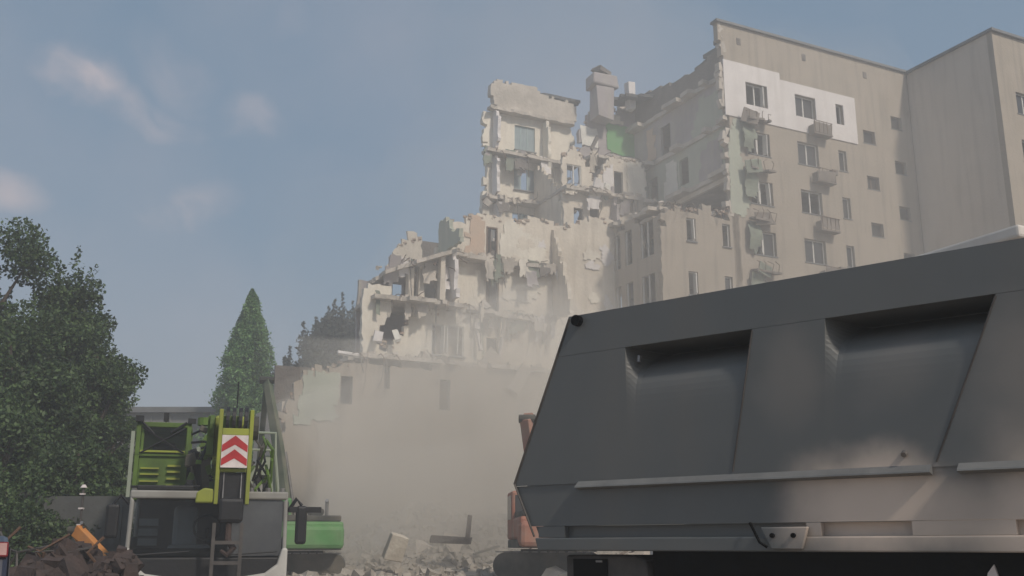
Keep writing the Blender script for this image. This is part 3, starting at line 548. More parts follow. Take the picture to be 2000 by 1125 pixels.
for i, (u, v, z, su, sz, ry, m) in enumerate([(-13.4, 4.3, 12.0, .14, 1.7, .2, 'white'), (-13.9, 4.0, 11.5, 1.3, .7, .7, 'concrete'), (-9.7, 4.4, 16.9, .22, 1.0, -.3, 'white'), (-13.0, 2.6, 10.3, .7, 1.5, .5, 'concrete'), (-15.0, 3.7, 12.5, .15, 1.4, -.1, 'white'), (-15.1, 3.6, 13.2, .3, .4, .2, 'white'),
                                      (-2.4, 6.0, 21.5, 1.0, .6, .5, 'concrete'), (-1.3, 5.2, 21.6, .25, 1.1, -.6, 'white'), (-5.1, 7.2, 24.2, .5, .7, .2, 'white'), (-4.3, 7.3, 24.1, .4, .35, .3, 'tile'), (-20.9, 3.2, 12.0, .4, .6, .2, 'white'),
                                      (-19.8, 3.4, 12.2, .3, .6, -.3, 'tile'), (-11.0, 11.2, 23.2, .5, .4, .7, 'concrete'), (-22.3, 2.75, 10.85, 1.6, .14, .05, 'white'), (-3.9, 9.4, 28.0, .3, 1.2, .5, 'attic')]):
    MB().obox((u, v, z), (su, .12, sz), (rd.uniform(-.3, .3), ry, rd.uniform(-.2, .2)), .06).build('hanging_fragment', m, ru)
for i in range(64):
    a, b, c, d, z = rd.choice(ledges[:9]); su, sz = rd.uniform(.1, .55), rd.uniform(.25, 1.1)
    sheet(MB(), [(-su, -sz), (su * .6, -sz * .8), (su, sz * .4), (su * .2, sz * .6), (-su * .8, sz * .5)], [], (lambda u0, v0, z0, sl_: (lambda s, t, d: (u0 + s, v0 + d + t * sl_, z0 + t)))(rd.uniform(a, b), c - .05, z - sz * .45, rd.uniform(-.4, .4)), th=rd.uniform(.03, .12), cell=.16, jit=.06, seed=1200 + i).build('hanging_fragment', rd.choice(['concrete', 'plaster', 'white', 'cream', 'attic', 'cloth', 'lilac']), ru)

# ------------------------------------------------------------------ rubble at its foot
RT = Matrix.Rotation(BROT, 3, 'Z')
def bw(u, v, z=0): return C0 + RT @ Vector((u, v, z))
def mound(u, v):
    d = max(0, 3.2 - v); e = min(1, max(0, (u + 25.5) / 5)) * min(1, max(0, (5 - u) / 5))
    h = 2.7 * math.exp(-(d / 7.5) ** 2) * e * (1 + .5 * noise.noise(Vector((u * .25, v * .3, 9))))
    return max(0, h) + .22 * noise.noise(Vector((u * 1.3, v * 1.3, 4))) * min(1, h + .1)
us = np.arange(-34, 6, .45); vs_ = np.arange(-19, 3.6, .45)
mb = MB(); mb.v = []
for v in vs_:
    for u in us:
        p = bw(u, v); mb.v.append((p.x, p.y, H(p.x, p.y) - .12 + mound(u, v)))
n = len(us); mb.f = [(j * n + i, j * n + i + 1, (j + 1) * n + i + 1, (j + 1) * n + i) for j in range(len(vs_) - 1) for i in range(n - 1)]
mb.build('rubble_heap', 'rubble', None, 'structure')
random.seed(23)
mb = MB()
for _ in range(5200):
    u = random.uniform(-32, 3); v = 3 - abs(random.gauss(0, 8.5)); s = min(.6, abs(random.gauss(.0, .17)) + .07)
    p = bw(u, v); mb.chunk((p.x, p.y, H(p.x, p.y) - .1 + mound(u, v) + s * .12), s)
o = mb.build('rubble', 'rubble', None, 'stuff'); tag(o, 'small broken masonry strewn over the heap below the ruin', 'rubble')
for i in range(46):
    u = random.uniform(-21, -3); v = random.uniform(-16, 2); s = random.uniform(.55, 1.15); p = bw(u, v)
    o = MB().chunk((0, 0, 0), s).build('concrete_chunk', 'concrete' if i % 3 else 'paleblock', None)
    o.location = (p.x, p.y, H(p.x, p.y) + mound(u, v) + s * .1)
    if i % 3: tag(o, 'angular grey concrete chunk lying in the rubble below the ruin', 'concrete chunk', 'grey concrete chunks in the rubble')
    else: tag(o, 'angular pale concrete chunk lying in the rubble below the ruin', 'concrete chunk', 'pale concrete chunks in the rubble')
for i in range(9):
    u = random.uniform(-20, -6); v = random.uniform(-15, -3); p = bw(u, v)
    o = MB().obox((0, 0, 0), (random.uniform(1.2, 2.4), .14, .06), (random.uniform(-.3, .3), random.uniform(-.5, .5), random.uniform(0, 3)), .01).build('timber_plank', 'wood' if i % 2 else 'mud', None)
    o.location = (p.x, p.y, H(p.x, p.y) + mound(u, v) + .3); tag(o, 'splintered brown plank sticking out of the rubble below the ruin', 'plank', 'planks in the rubble')
for i in range(8):
    u = random.uniform(-20, -6); v = random.uniform(-15, -3); p = bw(u, v); q = [Vector((0, 0, -.1))]
    for _k in range(6): q.append(q[-1] + Vector((random.uniform(-.4, .4), random.uniform(-.3, .3), random.uniform(-.05, .35))))
    o = MB().tube(q, .025, 5).build('twisted_bar', 'rebar', None); o.location = (p.x, p.y, H(p.x, p.y) + mound(u, v)); tag(o, 'twisted rusty steel bar rising from the rubble below the ruin', 'steel bar', 'bent bars in the rubble')
bp = at(770, 1072, 40)
o = MB().obox((0, 0, 0), (.72, .6, .95), (.2, .25, .3), .09).build('concrete_chunk', 'paleblock', None, bevel=.04); o.location = bp
tag(o, 'large pale upright concrete block at the left of the rubble heap', 'concrete block')
q = MB(); q.obox((0, 0, 0), (1.6, .3, .22), (0, .05, .2), .05).obox((.7, 0, .5), (.18, .22, .9), (0, .1, 0), .04)
o = q.build('broken_beam', 'attic', None); o.location = at(880, 1055, 42); tag(o, 'dark bent beam sticking out of the rubble right of the pale block', 'beam')

# ------------------------------------------------------------------ pale annex, warehouse, fence
ax = thing('pale_annex', 'low pale rendered building whose roof edge shows just above the tipper truck', 'building', (10.55, 20.44, 0), BROT)
ah = [(1.2 + 2.6 * i, 2.6 + 2.6 * i, z, z + 1.5) for i in range(3) for z in (1.2, 4.6)]
sheet(MB(), [(0, 0), (9, 0), (9, 7.8), (0, 7.8)], ah, lambda s, t, d: (s, d, t), th=.3, cell=2, jit=0).build('front_wall', 'annex', ax)
MB().box(0, .3, .302, 14, 0, 7.8).build('side_wall', 'annex', ax); MB().box(.302, 9, 13.7, 14, 0, 7.8).build('rear_wall', 'annex', ax); MB().box(8.7, 9, .302, 13.68, 0, 7.8).build('side_wall', 'annex', ax)
MB().box(-.12, 9.12, -.12, 14.12, 7.803, 8.08).build('roof_edge', 'annex', ax, bevel=.06)
for i, h in enumerate(ah): window(ax, *h, .1, 1, 'frame', 'glass', 0, 600 + i)

wh = thing('warehouse', 'long grey sheet clad shed behind the crane and poplar', 'building', (-46, 66, 0), 0)
MB().box(0, 27.5, .1, 14, 0, 9.9).build('wall', 'ware', wh)
for i in range(22): MB().box(.2 + i * 1.25, .28 + i * 1.25, .02, .1, .5, 9.7).build('cladding_rib', 'ware', wh)
MB().prism([(-.4, 9.9), (27.9, 9.9), (27.9, 10.25), (-.4, 10.25)], -.3, 14.3).build('roof_edge', 'coping', wh)
for i in range(6): MB().box(2 + i * 4.2, 4.6 + i * 4.2, -.02, .09, 5.8, 7.2).build('window', 'glass', wh)

fe = thing('concrete_fence', 'grey concrete panel fence running behind the crane at left', 'fence', (-21.6, 24, 0), 0)
for i in range(5):
    x = i * 2.6
    MB().box(x - .1, x + .1, -.09, .09, 0, 2.8).build('post', 'fence', fe)
    MB().box(x + .105, x + 2.495, -.05, .05, .08, 2.7).build('panel', 'fence', fe)
    MB().box(x + .3, x + 2.3, -.08, -.053, .5, 1.5).build('raised_field', 'fence', fe); MB().box(x + .3, x + 2.3, -.08, -.053, 1.62, 2.5).build('raised_field', 'fence', fe)

# ------------------------------------------------------------------ trees
def leaves(mb_name, mname, parent, pts, nrm_bias, size, rnd):
    n = len(pts); P = np.array(pts)
    a = rnd.normal(size=(n, 3)); a += np.array(nrm_bias); a /= np.linalg.norm(a, axis=1)[:, None]
    b = rnd.normal(size=(n, 3)); b -= a * (a * b).sum(1)[:, None]; b /= np.linalg.norm(b, axis=1)[:, None]; c = np.cross(a, b)
    s = size * rnd.uniform(.6, 1.35, (n, 1))
    V = np.stack([P - b * s * .5, P + c * s * .3, P + b * s * .6, P - c * s * .3], 1).reshape(-1, 3)
    me = bpy.data.meshes.new(mb_name); me.vertices.add(4 * n); me.vertices.foreach_set('co', V.ravel()); me.loops.add(4 * n); me.loops.foreach_set('vertex_index', np.arange(4 * n))
    me.polygons.add(n); me.polygons.foreach_set('loop_start', np.arange(0, 4 * n, 4)); me.update(calc_edges=True); me.validate()
    me.materials.append(MT[mname]); o = bpy.data.objects.new(mb_name, me); C.objects.link(o); o.parent = parent
    return o
def tree(name, label, x, y, h, rad, n, leaf, mname, seed, base=.25, column=False, clumps=60, group=None):
    rnd = np.random.default_rng(seed); r2 = random.Random(seed)
    root = thing(name, label, 'tree', (x, y, H(x, y)), 0, group)
    tr = MB(); k = [(r2.uniform(-.1, .1) * h * .04 * i, r2.uniform(-.1, .1) * h * .04 * i, h * i / 7 * .9) for i in range(8)]
    tr.tube([(p[0], p[1], p[2] - .1) for p in k], [h * .022 * (1 - i / 8) + .02 for i in range(8)], 8)
    pts = []
    if column:
        for i in range(n):
            t = r2.random() ** .8; z = h * (.06 + .94 * t); rr_ = rad * min(1, t / .04 + .3) * (1 - t) ** .8
            ang = r2.uniform(0, 6.283); lob = .80 + .14 * math.sin(ang * 5 + z * .35) + .42 * noise.noise(Vector((math.cos(ang) * 1.8, math.sin(ang) * 1.8, z * .55))) + .25 * noise.noise(Vector((math.cos(ang) * 4, math.sin(ang) * 4, z * 1.6)))
            if r2.random() < .05: lob *= r2.uniform(1.05, 1.3)
            q = rr_ * lob * (r2.random() ** .35); pts.append((math.cos(ang) * q, math.sin(ang) * q, z + q * .3))
        for i in range(14):
            z0 = h * (.12 + .05 * i); a_ = r2.uniform(0, 6.28); q = rad * .7 * (1 - (.12 + .05 * i))
            tr.tube([(0, 0, z0), (math.cos(a_) * q * .6, math.sin(a_) * q * .6, z0 + h * .06), (math.cos(a_) * q, math.sin(a_) * q, z0 + h * .16)], [.07, .04, .015], 5)
    else:
        cs_ = []
        for i in range(clumps):
            while True:
                p = Vector((r2.uniform(-1, 1), r2.uniform(-1, 1), r2.uniform(-1, 1)))
                if .2 < p.length < 1: break
            zc = base + (1 - base) * (.5 + p.z * .5); wz = 1 - .45 * max(0, p.z)
            cs_.append((Vector((p.x * rad * wz, p.y * rad * wz, zc * h * .95)), rad * r2.uniform(.16, .34)))
        for c, cr in cs_:
            m = int(n / clumps * (cr / (rad * .25)) ** 1.5)
            d = rnd.normal(size=(m, 3)); d /= np.linalg.norm(d, axis=1)[:, None]; d *= (rnd.random((m, 1)) ** .45) * cr * np.array([1.15, 1.15, .8])
            pts += [tuple(np.array(c) + q) for q in d]
            if r2.random() < .8:          # leading shoots with sparse leaves
                sx_, sy_ = r2.gauss(0, .35), r2.gauss(0, .35)
                for j in range(40):
                    t = j / 40; w2 = .16 * (1 - t) + .03; pts.append((c.x + sx_ * (1 + t * .4) + r2.gauss(0, w2), c.y + sy_ * (1 + t * .4) + r2.gauss(0, w2), c.z + cr * .6 + t * cr * 1.2))
        for c, cr in cs_[::2]:
            z0 = max(h * .12, c.z - h * .28); tr.tube([(0, 0, z0), (c.x * .45, c.y * .45, (z0 + c.z) / 2 + .1), (c.x, c.y, c.z)], [h * .009, h * .006, .015], 5)
    tr.build('trunk', 'bark', root)
    leaves('crown', mname, root, pts, (0, -.2, .5), leaf, rnd)
    return root
tree('broadleaf_tree', 'tallest dark leafy tree cut by the left edge of the picture', -16.6, 31, 12.2, 3.7, 72000, .125, 'leaf', 1, .12)
tree('broadleaf_tree', 'dark green tree with pale leaf tips, nearest the grey shed', -14.2, 32.5, 10.3, 2.35, 50000, .12, 'leaf', 2, .08)
tree('broadleaf_tree', 'dark middle tree between the tall edge tree and the pale tipped one', -14.2, 28.5, 8.0, 2.5, 36000, .12, 'leaf', 3, .08)
tree('broadleaf_tree', 'low bushy dark tree in front of the tall left edge tree', -12.6, 25.6, 5.4, 2.3, 30000, .11, 'leaf', 4, .04)
tree('broadleaf_tree', 'rounded dark shrub beside the concrete fence below the trees', -10.6, 25.2, 4.3, 1.5, 20000, .10, 'leaf', 6, .03)
tree('broadleaf_tree', 'leafy tree filling the gap behind the two largest left trees', -15.6, 35, 9.4, 3.2, 40000, .13, 'leaf', 12, .05)
tree('broadleaf_tree', 'spreading dark shrub in front of the concrete fence', -11.0, 22.6, 3.2, 1.7, 22000, .09, 'leaf', 13, .02)
tree('broadleaf_tree', 'narrow upright dark tree at the right end of the tree row', -12.55, 30.5, 7.8, 1.3, 30000, .11, 'leaf', 5, .02)
tree('broadleaf_tree', 'small sparse grey bush beside the narrow upright dark tree', -11.5, 34, 5.9, .8, 900, .10, 'leaf', 9, .55, clumps=12)
tree('poplar_tree', 'tall pointed green poplar rising behind the crane', -16.2, 62, 16.5, 4.0, 95000, .16, 'poplar', 7, column=True)
tree('far_tree', 'dim hazy tree just behind the left end of the ruin', -14.6, 86, 20.6, 5.6, 70000, .34, 'farleaf', 8, .3, clumps=150)
tree('far_tree', 'lower hazy tree between the poplar and the ruin', -19.2, 84, 16.2, 4.4, 50000, .32, 'farleaf', 10, .15, clumps=110)

# ------------------------------------------------------------------ excavators
def stadium(r, l, n=10):
    return [(l / 2 + r * math.sin(math.pi * i / n), r - r * math.cos(math.pi * i / n)) for i in range(n + 1)] + [(-l / 2 - r * math.sin(math.pi * i / n), r + r * math.cos(math.pi * i / n)) for i in range(n + 1)]
def excavator(name, label, loc, rz, house_rz, m, boom, sc_=1., cab=True, bw_=.42):
    """boom: list of joints in the root's own frame (x right, y away, z up): foot, elbow, tip, bucket"""
    t = thing(name, label, 'excavator', loc, rz)
    hz = Matrix.Rotation(house_rz, 3, 'Z')
    def rot(mb_): mb_.v = [tuple(hz @ Vector(p)) for p in mb_.v]; return mb_
    for s in (-1, 1):
        tk = MB().prism(stadium(.44, 2.7), s * 1.05 - .27, s * 1.05 + .27).build('track', 'exdark', t)
        for i in range(11): MB().box(-1.7 + i * .31, -1.48 + i * .31, s * 1.05 - .3, s * 1.05 + .3, .872, .91).build('track_shoe', 'steel', tk)
        for i in range(5): MB().tube([(-1.3 + i * .65, s * 1.05 - .3, .42), (-1.3 + i * .65, s * 1.05 + .3, .42)], .2, 10).build('roller', 'exdark', tk)
    MB().box(-.9, .9, -.8, .8, .5, .98).build('undercarriage', 'exdark', t)
    rot(MB().box(-1.3, 1.3, -1.9, 1.55, 1.02, 1.3)).build('turntable_deck', 'exdark', t, bevel=.03)
    hb = rot(MB().box(-1.28, 1.28, -2.3, 1.0, 1.302, 2.05)).build('house', m, t, bevel=.09)
    rot(MB().box(-1.3, 1.3, -2.45, -1.5, 1.05, 1.9)).build('counterweight', m, t, bevel=.16)
    rot(MB().box(-1.2, 1.2, -2.2, .9, 2.052, 2.28)).build('engine_cover', 'exdark', t, bevel=.06)
    rot(MB().box(.05, .6, -1.9, -1.2, 2.282, 2.55)).build('air_filter', 'exdark', t, bevel=.1)
    rot(MB().tube([(.75, -1.5, 2.25), (.75, -1.5, 2.75), (.72, -1.62, 2.85)], .07, 8)).build('exhaust_pipe', 'steel', t)
    if cab:
        cb = rot(MB().box(-1.3, -.35, .1, 1.75, 1.305, 3.0)).build('cab', m, t, bevel=.08)
        rot(MB().box(-1.31, -1.296, .3, 1.55, 2.0, 2.85)).build('window', 'glass', cb)
        rot(MB().box(-1.18, -.47, 1.745, 1.765, 1.6, 2.9)).build('window', 'glass', cb)
        rot(MB().box(-1.18, -.47, .085, .098, 2.1, 2.85)).build('window', 'glass', cb)
    b = [Vector(p) for p in boom]
    bm_ = m if bw_ > .3 else 'exboom'
    bo = MB().beam(b[0], b[0].lerp(b[1], .5) + Vector((0, 0, .25)), .42 if bw_ > .4 else bw_, bw_ * 1.2, bw_ * 1.5).beam(b[0].lerp(b[1], .48) + Vector((0, 0, .25)), b[1], bw_, bw_ * 1.5, bw_).build('boom', bm_, t, bevel=.03)
    MB().beam(b[1], b[2], bw_ * .85, bw_ * 1.3, bw_ * .7).build('stick', bm_, t, bevel=.03)
    MB().tube([b[0] + Vector((.3, .5, -.2)), b[0].lerp(b[1], .5) + Vector((.3, 0, 0))], .075, 8).build('boom_cylinder', 'steel', t)
    MB().tube([b[0].lerp(b[1], .55) + Vector((0, 0, .6)), b[1].lerp(b[2], .12) + Vector((0, 0, .4))], .07, 8).build('stick_cylinder', 'steel', t)
    MB().tube([b[1] - Vector((.3, 0, 0)), b[1] + Vector((.3, 0, 0))], .16, 10).build('elbow_pin', 'exdark', t)
    bk = b[2]; MB().prism([(bk.y - .1, bk.z + .2), (bk.y + .5, bk.z + .1), (bk.y + .75, bk.z - .45), (bk.y + .3, bk.z - 1.0), (bk.y - .5, bk.z - .95), (bk.y - .2, bk.z - .5)], bk.x - .5, bk.x + .5, 'x').build('bucket', 'exdark', t)
    t.scale = (sc_,) * 3
    return t
gl = Vector((-8.3, 41.2, 0)); gl.z = .42
excavator('excavator', 'green excavator with tall raised boom beside the crane, facing the ruin', gl, R(8), R(12), 'exgreen',
          [(-.5, .9, 1.9), (-1.75, 1.6, 7.9), (-2.4, 6.5, 4.2)], bw_=.28)
ol = Vector((1.3, 37.2, .5))
excavator('excavator', 'faded orange excavator half hidden behind the rear of the tipper truck', ol, R(-8), R(14), 'exorange',
          [(-.35, .9, 2.2), (-.78, .2, 5.6), (.2, 4.8, 3.2)])
excavator('mini_excavator', 'small orange digger with lowered arm behind the brown scrap pile at left', (-7.75, 20.6, 0), 0, 0, 'orange',
          [(-.3, -.6, 2.3), (-.75, -1.9, 3.75), (.75, -2.6, 2.75)], .5, False, .36)

# ------------------------------------------------------------------ mobile crane
CY = 18.5; cp = at(405, 1065, CY); ca = math.atan2(-cp.x, cp.y)
cr = thing('mobile_crane', 'lime green mobile crane with white cab and red chevrons on its boom head', 'crane', (cp.x, cp.y, 0), ca)
def ww(x, k=1.): return (x - 405) / 111. * k
def hz_(y, Y=CY): return at(405, y, Y).z
z0, z1 = .95, 2.52
MB().prism([(-1.35, 1.02), (-1.2, z0), (1.2, z0), (1.35, 1.02), (1.35, 1.4), (-1.35, 1.4)], .02, .5).build('front_panel', 'black', cr, bevel=.03)
bpn = MB().prism([(-1.38, .62), (1.38, .62), (1.38, 1.56), (1.28, 1.56), (1.2, 1.28), (1.0, 1.13), (.55, 1.06), (-.55, 1.06), (-1.0, 1.13), (-1.2, 1.28), (-1.28, 1.56), (-1.38, 1.56)], -.08, .3).build('bumper', 'bumperwhite', cr, bevel=.04)
for s in (-1, 1): MB().box(s * .95 - .16, s * .95 + .16, -.1, -.05, .72, .86).build('headlamp', 'steel', bpn)
cabf = MB()
for s in (-1, 1):
    cabf.prism([(s * 1.36, 1.42), (s * 1.29, 1.42), (s * 1.27, 2.36), (s * 1.345, 2.45)], .0, .12)
cabf.box(-1.35, 1.35, 0, .14, 2.40, 2.54).box(-1.35, -1.28, .14, 1.9, 1.0, 1.75).box(1.28, 1.35, .14, 1.9, 1.0, 1.75).box(-1.35, 1.35, .14, 1.9, 2.45, 2.54)
for s in (-1, 1): cabf.box(s * 1.35 - (.07 if s > 0 else 0), s * 1.35 + (.07 if s < 0 else 0), 1.75, 1.9, 1.75, 2.45)
cabf.build('cab', 'cabwhite', cr, bevel=.03)
MB().box(-1.28, 1.28, 1.8, 1.9, 1.0, 2.44).build('cab_rear_wall', 'mud', cr)
MB().box(-1.28, 1.28, .15, 1.78, .9, 1.0).build('cab_floor', 'black', cr)
MB().box(-1.27, .3, .05, .075, 1.42, 2.39).build('windscreen', 'screen', cr); MB().box(.34, 1.27, .05, .075, 1.42, 2.39).build('windscreen', 'greyscreen', cr); MB().box(.301, .339, .03, .08, 1.42, 2.39).build('windscreen_divider', 'black', cr)
MB().box(-1.27, 1.27, .14, .5, 1.2, 1.55).build('dashboard', 'black', cr, bevel=.05)
st = MB().box(-.62, -.2, .62, .8, 1.5, 2.3).build('seat', 'seat', cr, bevel=.08); MB().box(-.68, .05, .3, .8, 1.4, 1.62).build('seat_cushion', 'seat', st, bevel=.06)
st = MB().box(.62, 1.06, 1.0, 1.18, 1.55, 2.3).build('seat', 'seat', cr, bevel=.08); MB().box(.55, 1.1, .6, 1.2, 1.42, 1.62).build('seat_cushion', 'seat', st, bevel=.06)
for i in range(3): MB().box(-1.18, -.86, .3, .36, 1.60 + i * .17, 1.72 + i * .17).build('document_rack', 'seat', cr)
MB().tube([(-.02, .5, 1.65), (-.02, .45, 1.9)], .03, 6).build('steering_column', 'black', cr)
q = MB(); q.tube([(-.02 + .24 * math.cos(a), .42 + .08 * math.sin(a), 1.92 + .22 * math.sin(a)) for a in np.linspace(0, 6.283, 15)], .022, 6); q.build('steering_wheel', 'black', cr)
q = MB().tube([(-1.2, -.02, 1.44), (-.3, -.03, 1.5)], .014, 5); q.build('wiper', 'black', cr); q = MB().tube([(.35, -.02, 1.44), (1.2, -.03, 1.5)], .014, 5); q.build('wiper', 'black', cr)
# mirrors
ml = MB().box(-1.72, -1.5, .0, .12, 1.72, 2.3).build('mirror', 'black', cr, bevel=.05); MB().tube([(-1.36, .1, 2.3), (-1.5, .05, 2.45), (-1.62, .05, 2.28)], .03, 6).build('mirror_arm', 'black', ml)
ml = MB().box(1.5, 1.7, .0, .12, 1.62, 2.3).build('mirror', 'black', cr, bevel=.05); MB().tube([(1.36, .1, 2.2), (1.5, .05, 2.42), (1.6, .05, 2.3)], .035, 6).build('mirror_arm', 'black', ml); MB().box(1.38, 1.95, .02, .1, 2.18, 2.28).build('mirror_bracket', 'black', ml)
# carrier, wheels
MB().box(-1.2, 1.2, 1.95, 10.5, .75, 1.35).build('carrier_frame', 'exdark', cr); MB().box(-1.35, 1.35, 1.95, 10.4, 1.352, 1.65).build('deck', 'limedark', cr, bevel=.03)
def wheel(parent, x, y, r_, w_, ang=0):
    m4 = Matrix.Rotation(ang, 3, 'Z')
    prof = [(r_ * .62, -w_ / 2), (r_ * .93, -w_ / 2), (r_, -w_ * .36), (r_, w_ * .36), (r_ * .93, w_ / 2), (r_ * .62, w_ / 2)]; vs2 = []; fs = []; n_ = 24
    for i in range(n_):
        a = 2 * math.pi * i / n_
        for p, q_ in prof: vs2.append((q_, p * math.cos(a), p * math.sin(a)))
    for i in range(n_):
        for j in range(6): fs.append((i * 6 + j, i * 6 + (j + 1) % 6, ((i + 1) % n_) * 6 + (j + 1) % 6, ((i + 1) % n_) * 6 + j))
    rt = lambda P: [tuple(m4 @ Vector(p) + Vector((x, y, r_))) for p in P]
    ty = MB().add(rt(vs2), fs).build('wheel', 'tyre', parent, smooth=False)
    q_ = MB().tube([(-w_ * .3, 0, 0), (w_ * .3, 0, 0)], r_ * .6, 20); q_.v = rt(q_.v); q_.build('rim', 'rim', ty)
for y in (1.0, 2.7, 6.4, 8.0):
    for s in (-1, 1): wheel(cr, s * 1.12, y, .62, .45)
# superstructure: turntable, operator's cabin, counterweight
MB().tube([(0, 5.2, 1.65), (0, 5.2, 2.0)], .95, 24).build('turntable', 'exdark', cr)
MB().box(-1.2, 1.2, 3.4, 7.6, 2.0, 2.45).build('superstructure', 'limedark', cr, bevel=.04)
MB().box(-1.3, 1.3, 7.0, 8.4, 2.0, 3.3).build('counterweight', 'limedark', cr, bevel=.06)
oc = MB()
X0, X1, Y0_, Y1_, Z0, Z1 = -1.56, -.48, 3.2, 4.9, 2.60, 4.08
for x in (X0, X1 - .09):
    for y in (Y0_, Y1_ - .09): oc.box(x, x + .09, y, y + .09, Z0, Z1)
oc.box(X0, X1, Y0_, Y0_ + .09, Z0, Z0 + .12).box(X0, X1, Y0_, Y0_ + .09, Z0 + .78, Z0 + .84).box(X0, X1, Y0_, Y1_, Z1 - .1, Z1).box(X0, X1, Y0_, Y1_, Z0 - .1, Z0)
oc.box(X0 + .1, X0 + .16, Y0_ + .01, Y0_ + .07, Z0 + .84, Z1 - .1).prism([(X0 + .09, Z0 + .12), (X1 - .09, Z0 + .12), (X1 - .09, Z0 + .78), (X0 + .09, Z0 + .78)], Y0_ + .05, Y0_ + .075)
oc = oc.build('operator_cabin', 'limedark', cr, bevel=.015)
MB().box(X0 + .1, X1 - .1, Y0_ + .02, Y0_ + .04, Z0 + .85, Z1 - .11).build('pane', 'screen', oc)
MB().box(X0 + .02, X1 - .02, Y1_ - .2, Y1_ - .1, Z0, Z1 - .1).build('rear_panel', 'limedark', oc)
MB().box(X0 + .3, X1 - .3, 4.0, 4.2, Z0 + .3, Z1 - .35).build('seat', 'black', oc, bevel=.06)
MB().box(X0 - .09, X0 - .02, Y0_ - .05, Y0_ + .02, Z0 - .05, Z1 - .2).build('hand_rail', 'greyhood', oc)
q = MB()
for z in (2.72, 2.86, 3.0, 3.12): q.box(X0 + .14, X0 + .5, Y0_ - .02, Y0_ + .04, z, z + .03).box(X1 - .42, X1 - .16, Y0_ - .02, Y0_ + .04, z + .05, z + .09)
q.box(X0 + .1, X1 - .1, Y0_ - .04, Y0_ + .04, Z0 + .86, Z0 + .9); q.build('grille', 'lime', oc)
q = MB().obox((X0 + .05, Y0_ - .02, Z1 + .06), (.16, .1, .12)); q.build('work_lamp', 'black', oc); MB().obox((-1.0, Y0_ + .1, Z1 + .12), (.1, .1, .18)).build('work_lamp', 'black', oc); MB().obox((X1 + .0, Y0_, Z1 + .04), (.16, .1, .1)).build('work_lamp', 'black', oc)
MB().tube([(X0 + .1, Y0_ - .03, Z1), (X0 + .35, Y0_ - .05, Z1 - .25)], .025, 6).build('lamp_bracket', 'black', oc); MB().tube([(X1 - .1, Y0_ - .03, Z1), (X1 - .4, Y0_ - .05, Z1 - .22)], .025, 6).build('lamp_bracket', 'black', oc)
# boom and boom head
MB().box(-.02, .52, .55, 9.5, 3.15, 3.95).build('boom', 'lime', cr, bevel=.05)
MB().box(.06, .44, -.25, .55, 3.25, 3.85).build('inner_boom_section', 'limedark', cr, bevel=.04)
hd = MB().prism([(-.40, 3.95), (-.30, 2.30), (-.12, 2.30), (-.02, 3.0), (.35, 3.9), (.35, 4.0)], .05, .12, 'x')
hd.prism([(-.40, 3.95), (-.30, 2.30), (-.12, 2.30), (-.02, 3.0), (.35, 3.9), (.35, 4.0)], .58, .65, 'x')
hd.box(.122, .578, -.36, -.30, 3.50, 3.62).box(.122, .578, -.30, -.24, 2.86, 2.92)
hd = hd.build('boom_head', 'lime', cr, bevel=.012)
MB().box(.124, .576, -.372, -.33, 2.93, 3.498).build('warning_plate', 'hazwhite', hd)
zc = [(3.22, 3.47), (2.98, 3.23)]
for a, b in zc:
    MB().prism([(.13, a - .02), (.35, b - .14), (.35, b + .02), (.13, a + .10)], -.3765, -.3725).build('chevron', 'hazard', hd); MB().prism([(.57, a - .02), (.57, a + .10), (.35, b + .02), (.35, b - .14)], -.3765, -.3725).build('chevron', 'hazard', hd)
for x in (.20, .31, .42, .52): MB().tube([(x - .03, -.12, 3.78), (x + .03, -.12, 3.78)], .24, 18).build('sheave', 'black', hd)
MB().box(.125, .575, -.24, -.1, 2.32, 2.85).build('rope_guide', 'black', hd)
for x in (.20, .5): MB().tube([(x, -.20, 3.6), (x, -.22, 2.9), (x, -.42, 2.2)], .012, 5).build('hoist_rope', 'steel', hd)
hb_ = MB().box(.14, .56, -.5, -.3, 1.98, 2.4).build('hook_block', 'black', cr, bevel=.06)
lf = MB().box(.06, .12, -.5, -.42, .95, 1.98).box(.52, .58, -.5, -.42, .95, 1.98).box(.12, .52, -.5, -.42, 1.62, 1.68).box(.12, .52, -.5, -.42, 1.28, 1.34).build('hook_cradle', 'mud', cr)
MB().tube([(.33, -.4, 1.98), (.33, -.4, 1.7), (.43, -.4, 1.55), (.33, -.4, 1.44), (.22, -.4, 1.52)], [.05, .06, .06, .05, .03], 8).build('hook', 'rust', hb_)
MB().prism([(-.26, 2.32), (.04, 2.32), (.04, 2.56), (-.12, 2.58), (-.24, 2.5)], -.3, -.1).build('boom_bracket', 'lime', cr, bevel=.03)
rc = random.Random(12)
for i in range(16):                       # valve blocks, clamps and fittings crowded round the boom
    x, y, z = rc.uniform(-.48, -.06), rc.uniform(.6, 2.4), rc.uniform(2.6, 3.8); a_ = rc.uniform(.06, .16)
    MB().obox((x, y, z), (a_, rc.uniform(.06, .2), rc.uniform(.06, .22)), (0, rc.uniform(-.5, .5), 0), .01).build('valve_block', rc.choice(['black', 'limedark', 'exdark', 'greyhood']), cr, bevel=.01)
for i in range(10):
    x, z = rc.uniform(.68, 1.1), rc.uniform(2.7, 3.7)
    MB().tube([(x, 1.6, z), (x + rc.uniform(-.2, .2), 1.3, z - .2), (x + rc.uniform(-.15, .15), 1.5, z - .55), (x, 1.7, z - .8)], rc.uniform(.02, .035), 6).build('hose', rc.choice(['black', 'exdark', 'limedark']), cr)
for i in range(8):
    z = 2.66 + i * .16; MB().tube([(-.46, 2.9 - .05 * i, z), (-.2, 2.6, z + rc.uniform(-.1, .15)), (.0, 2.2, z + rc.uniform(-.1, .2))], .025, 6).build('hose', 'black', cr)
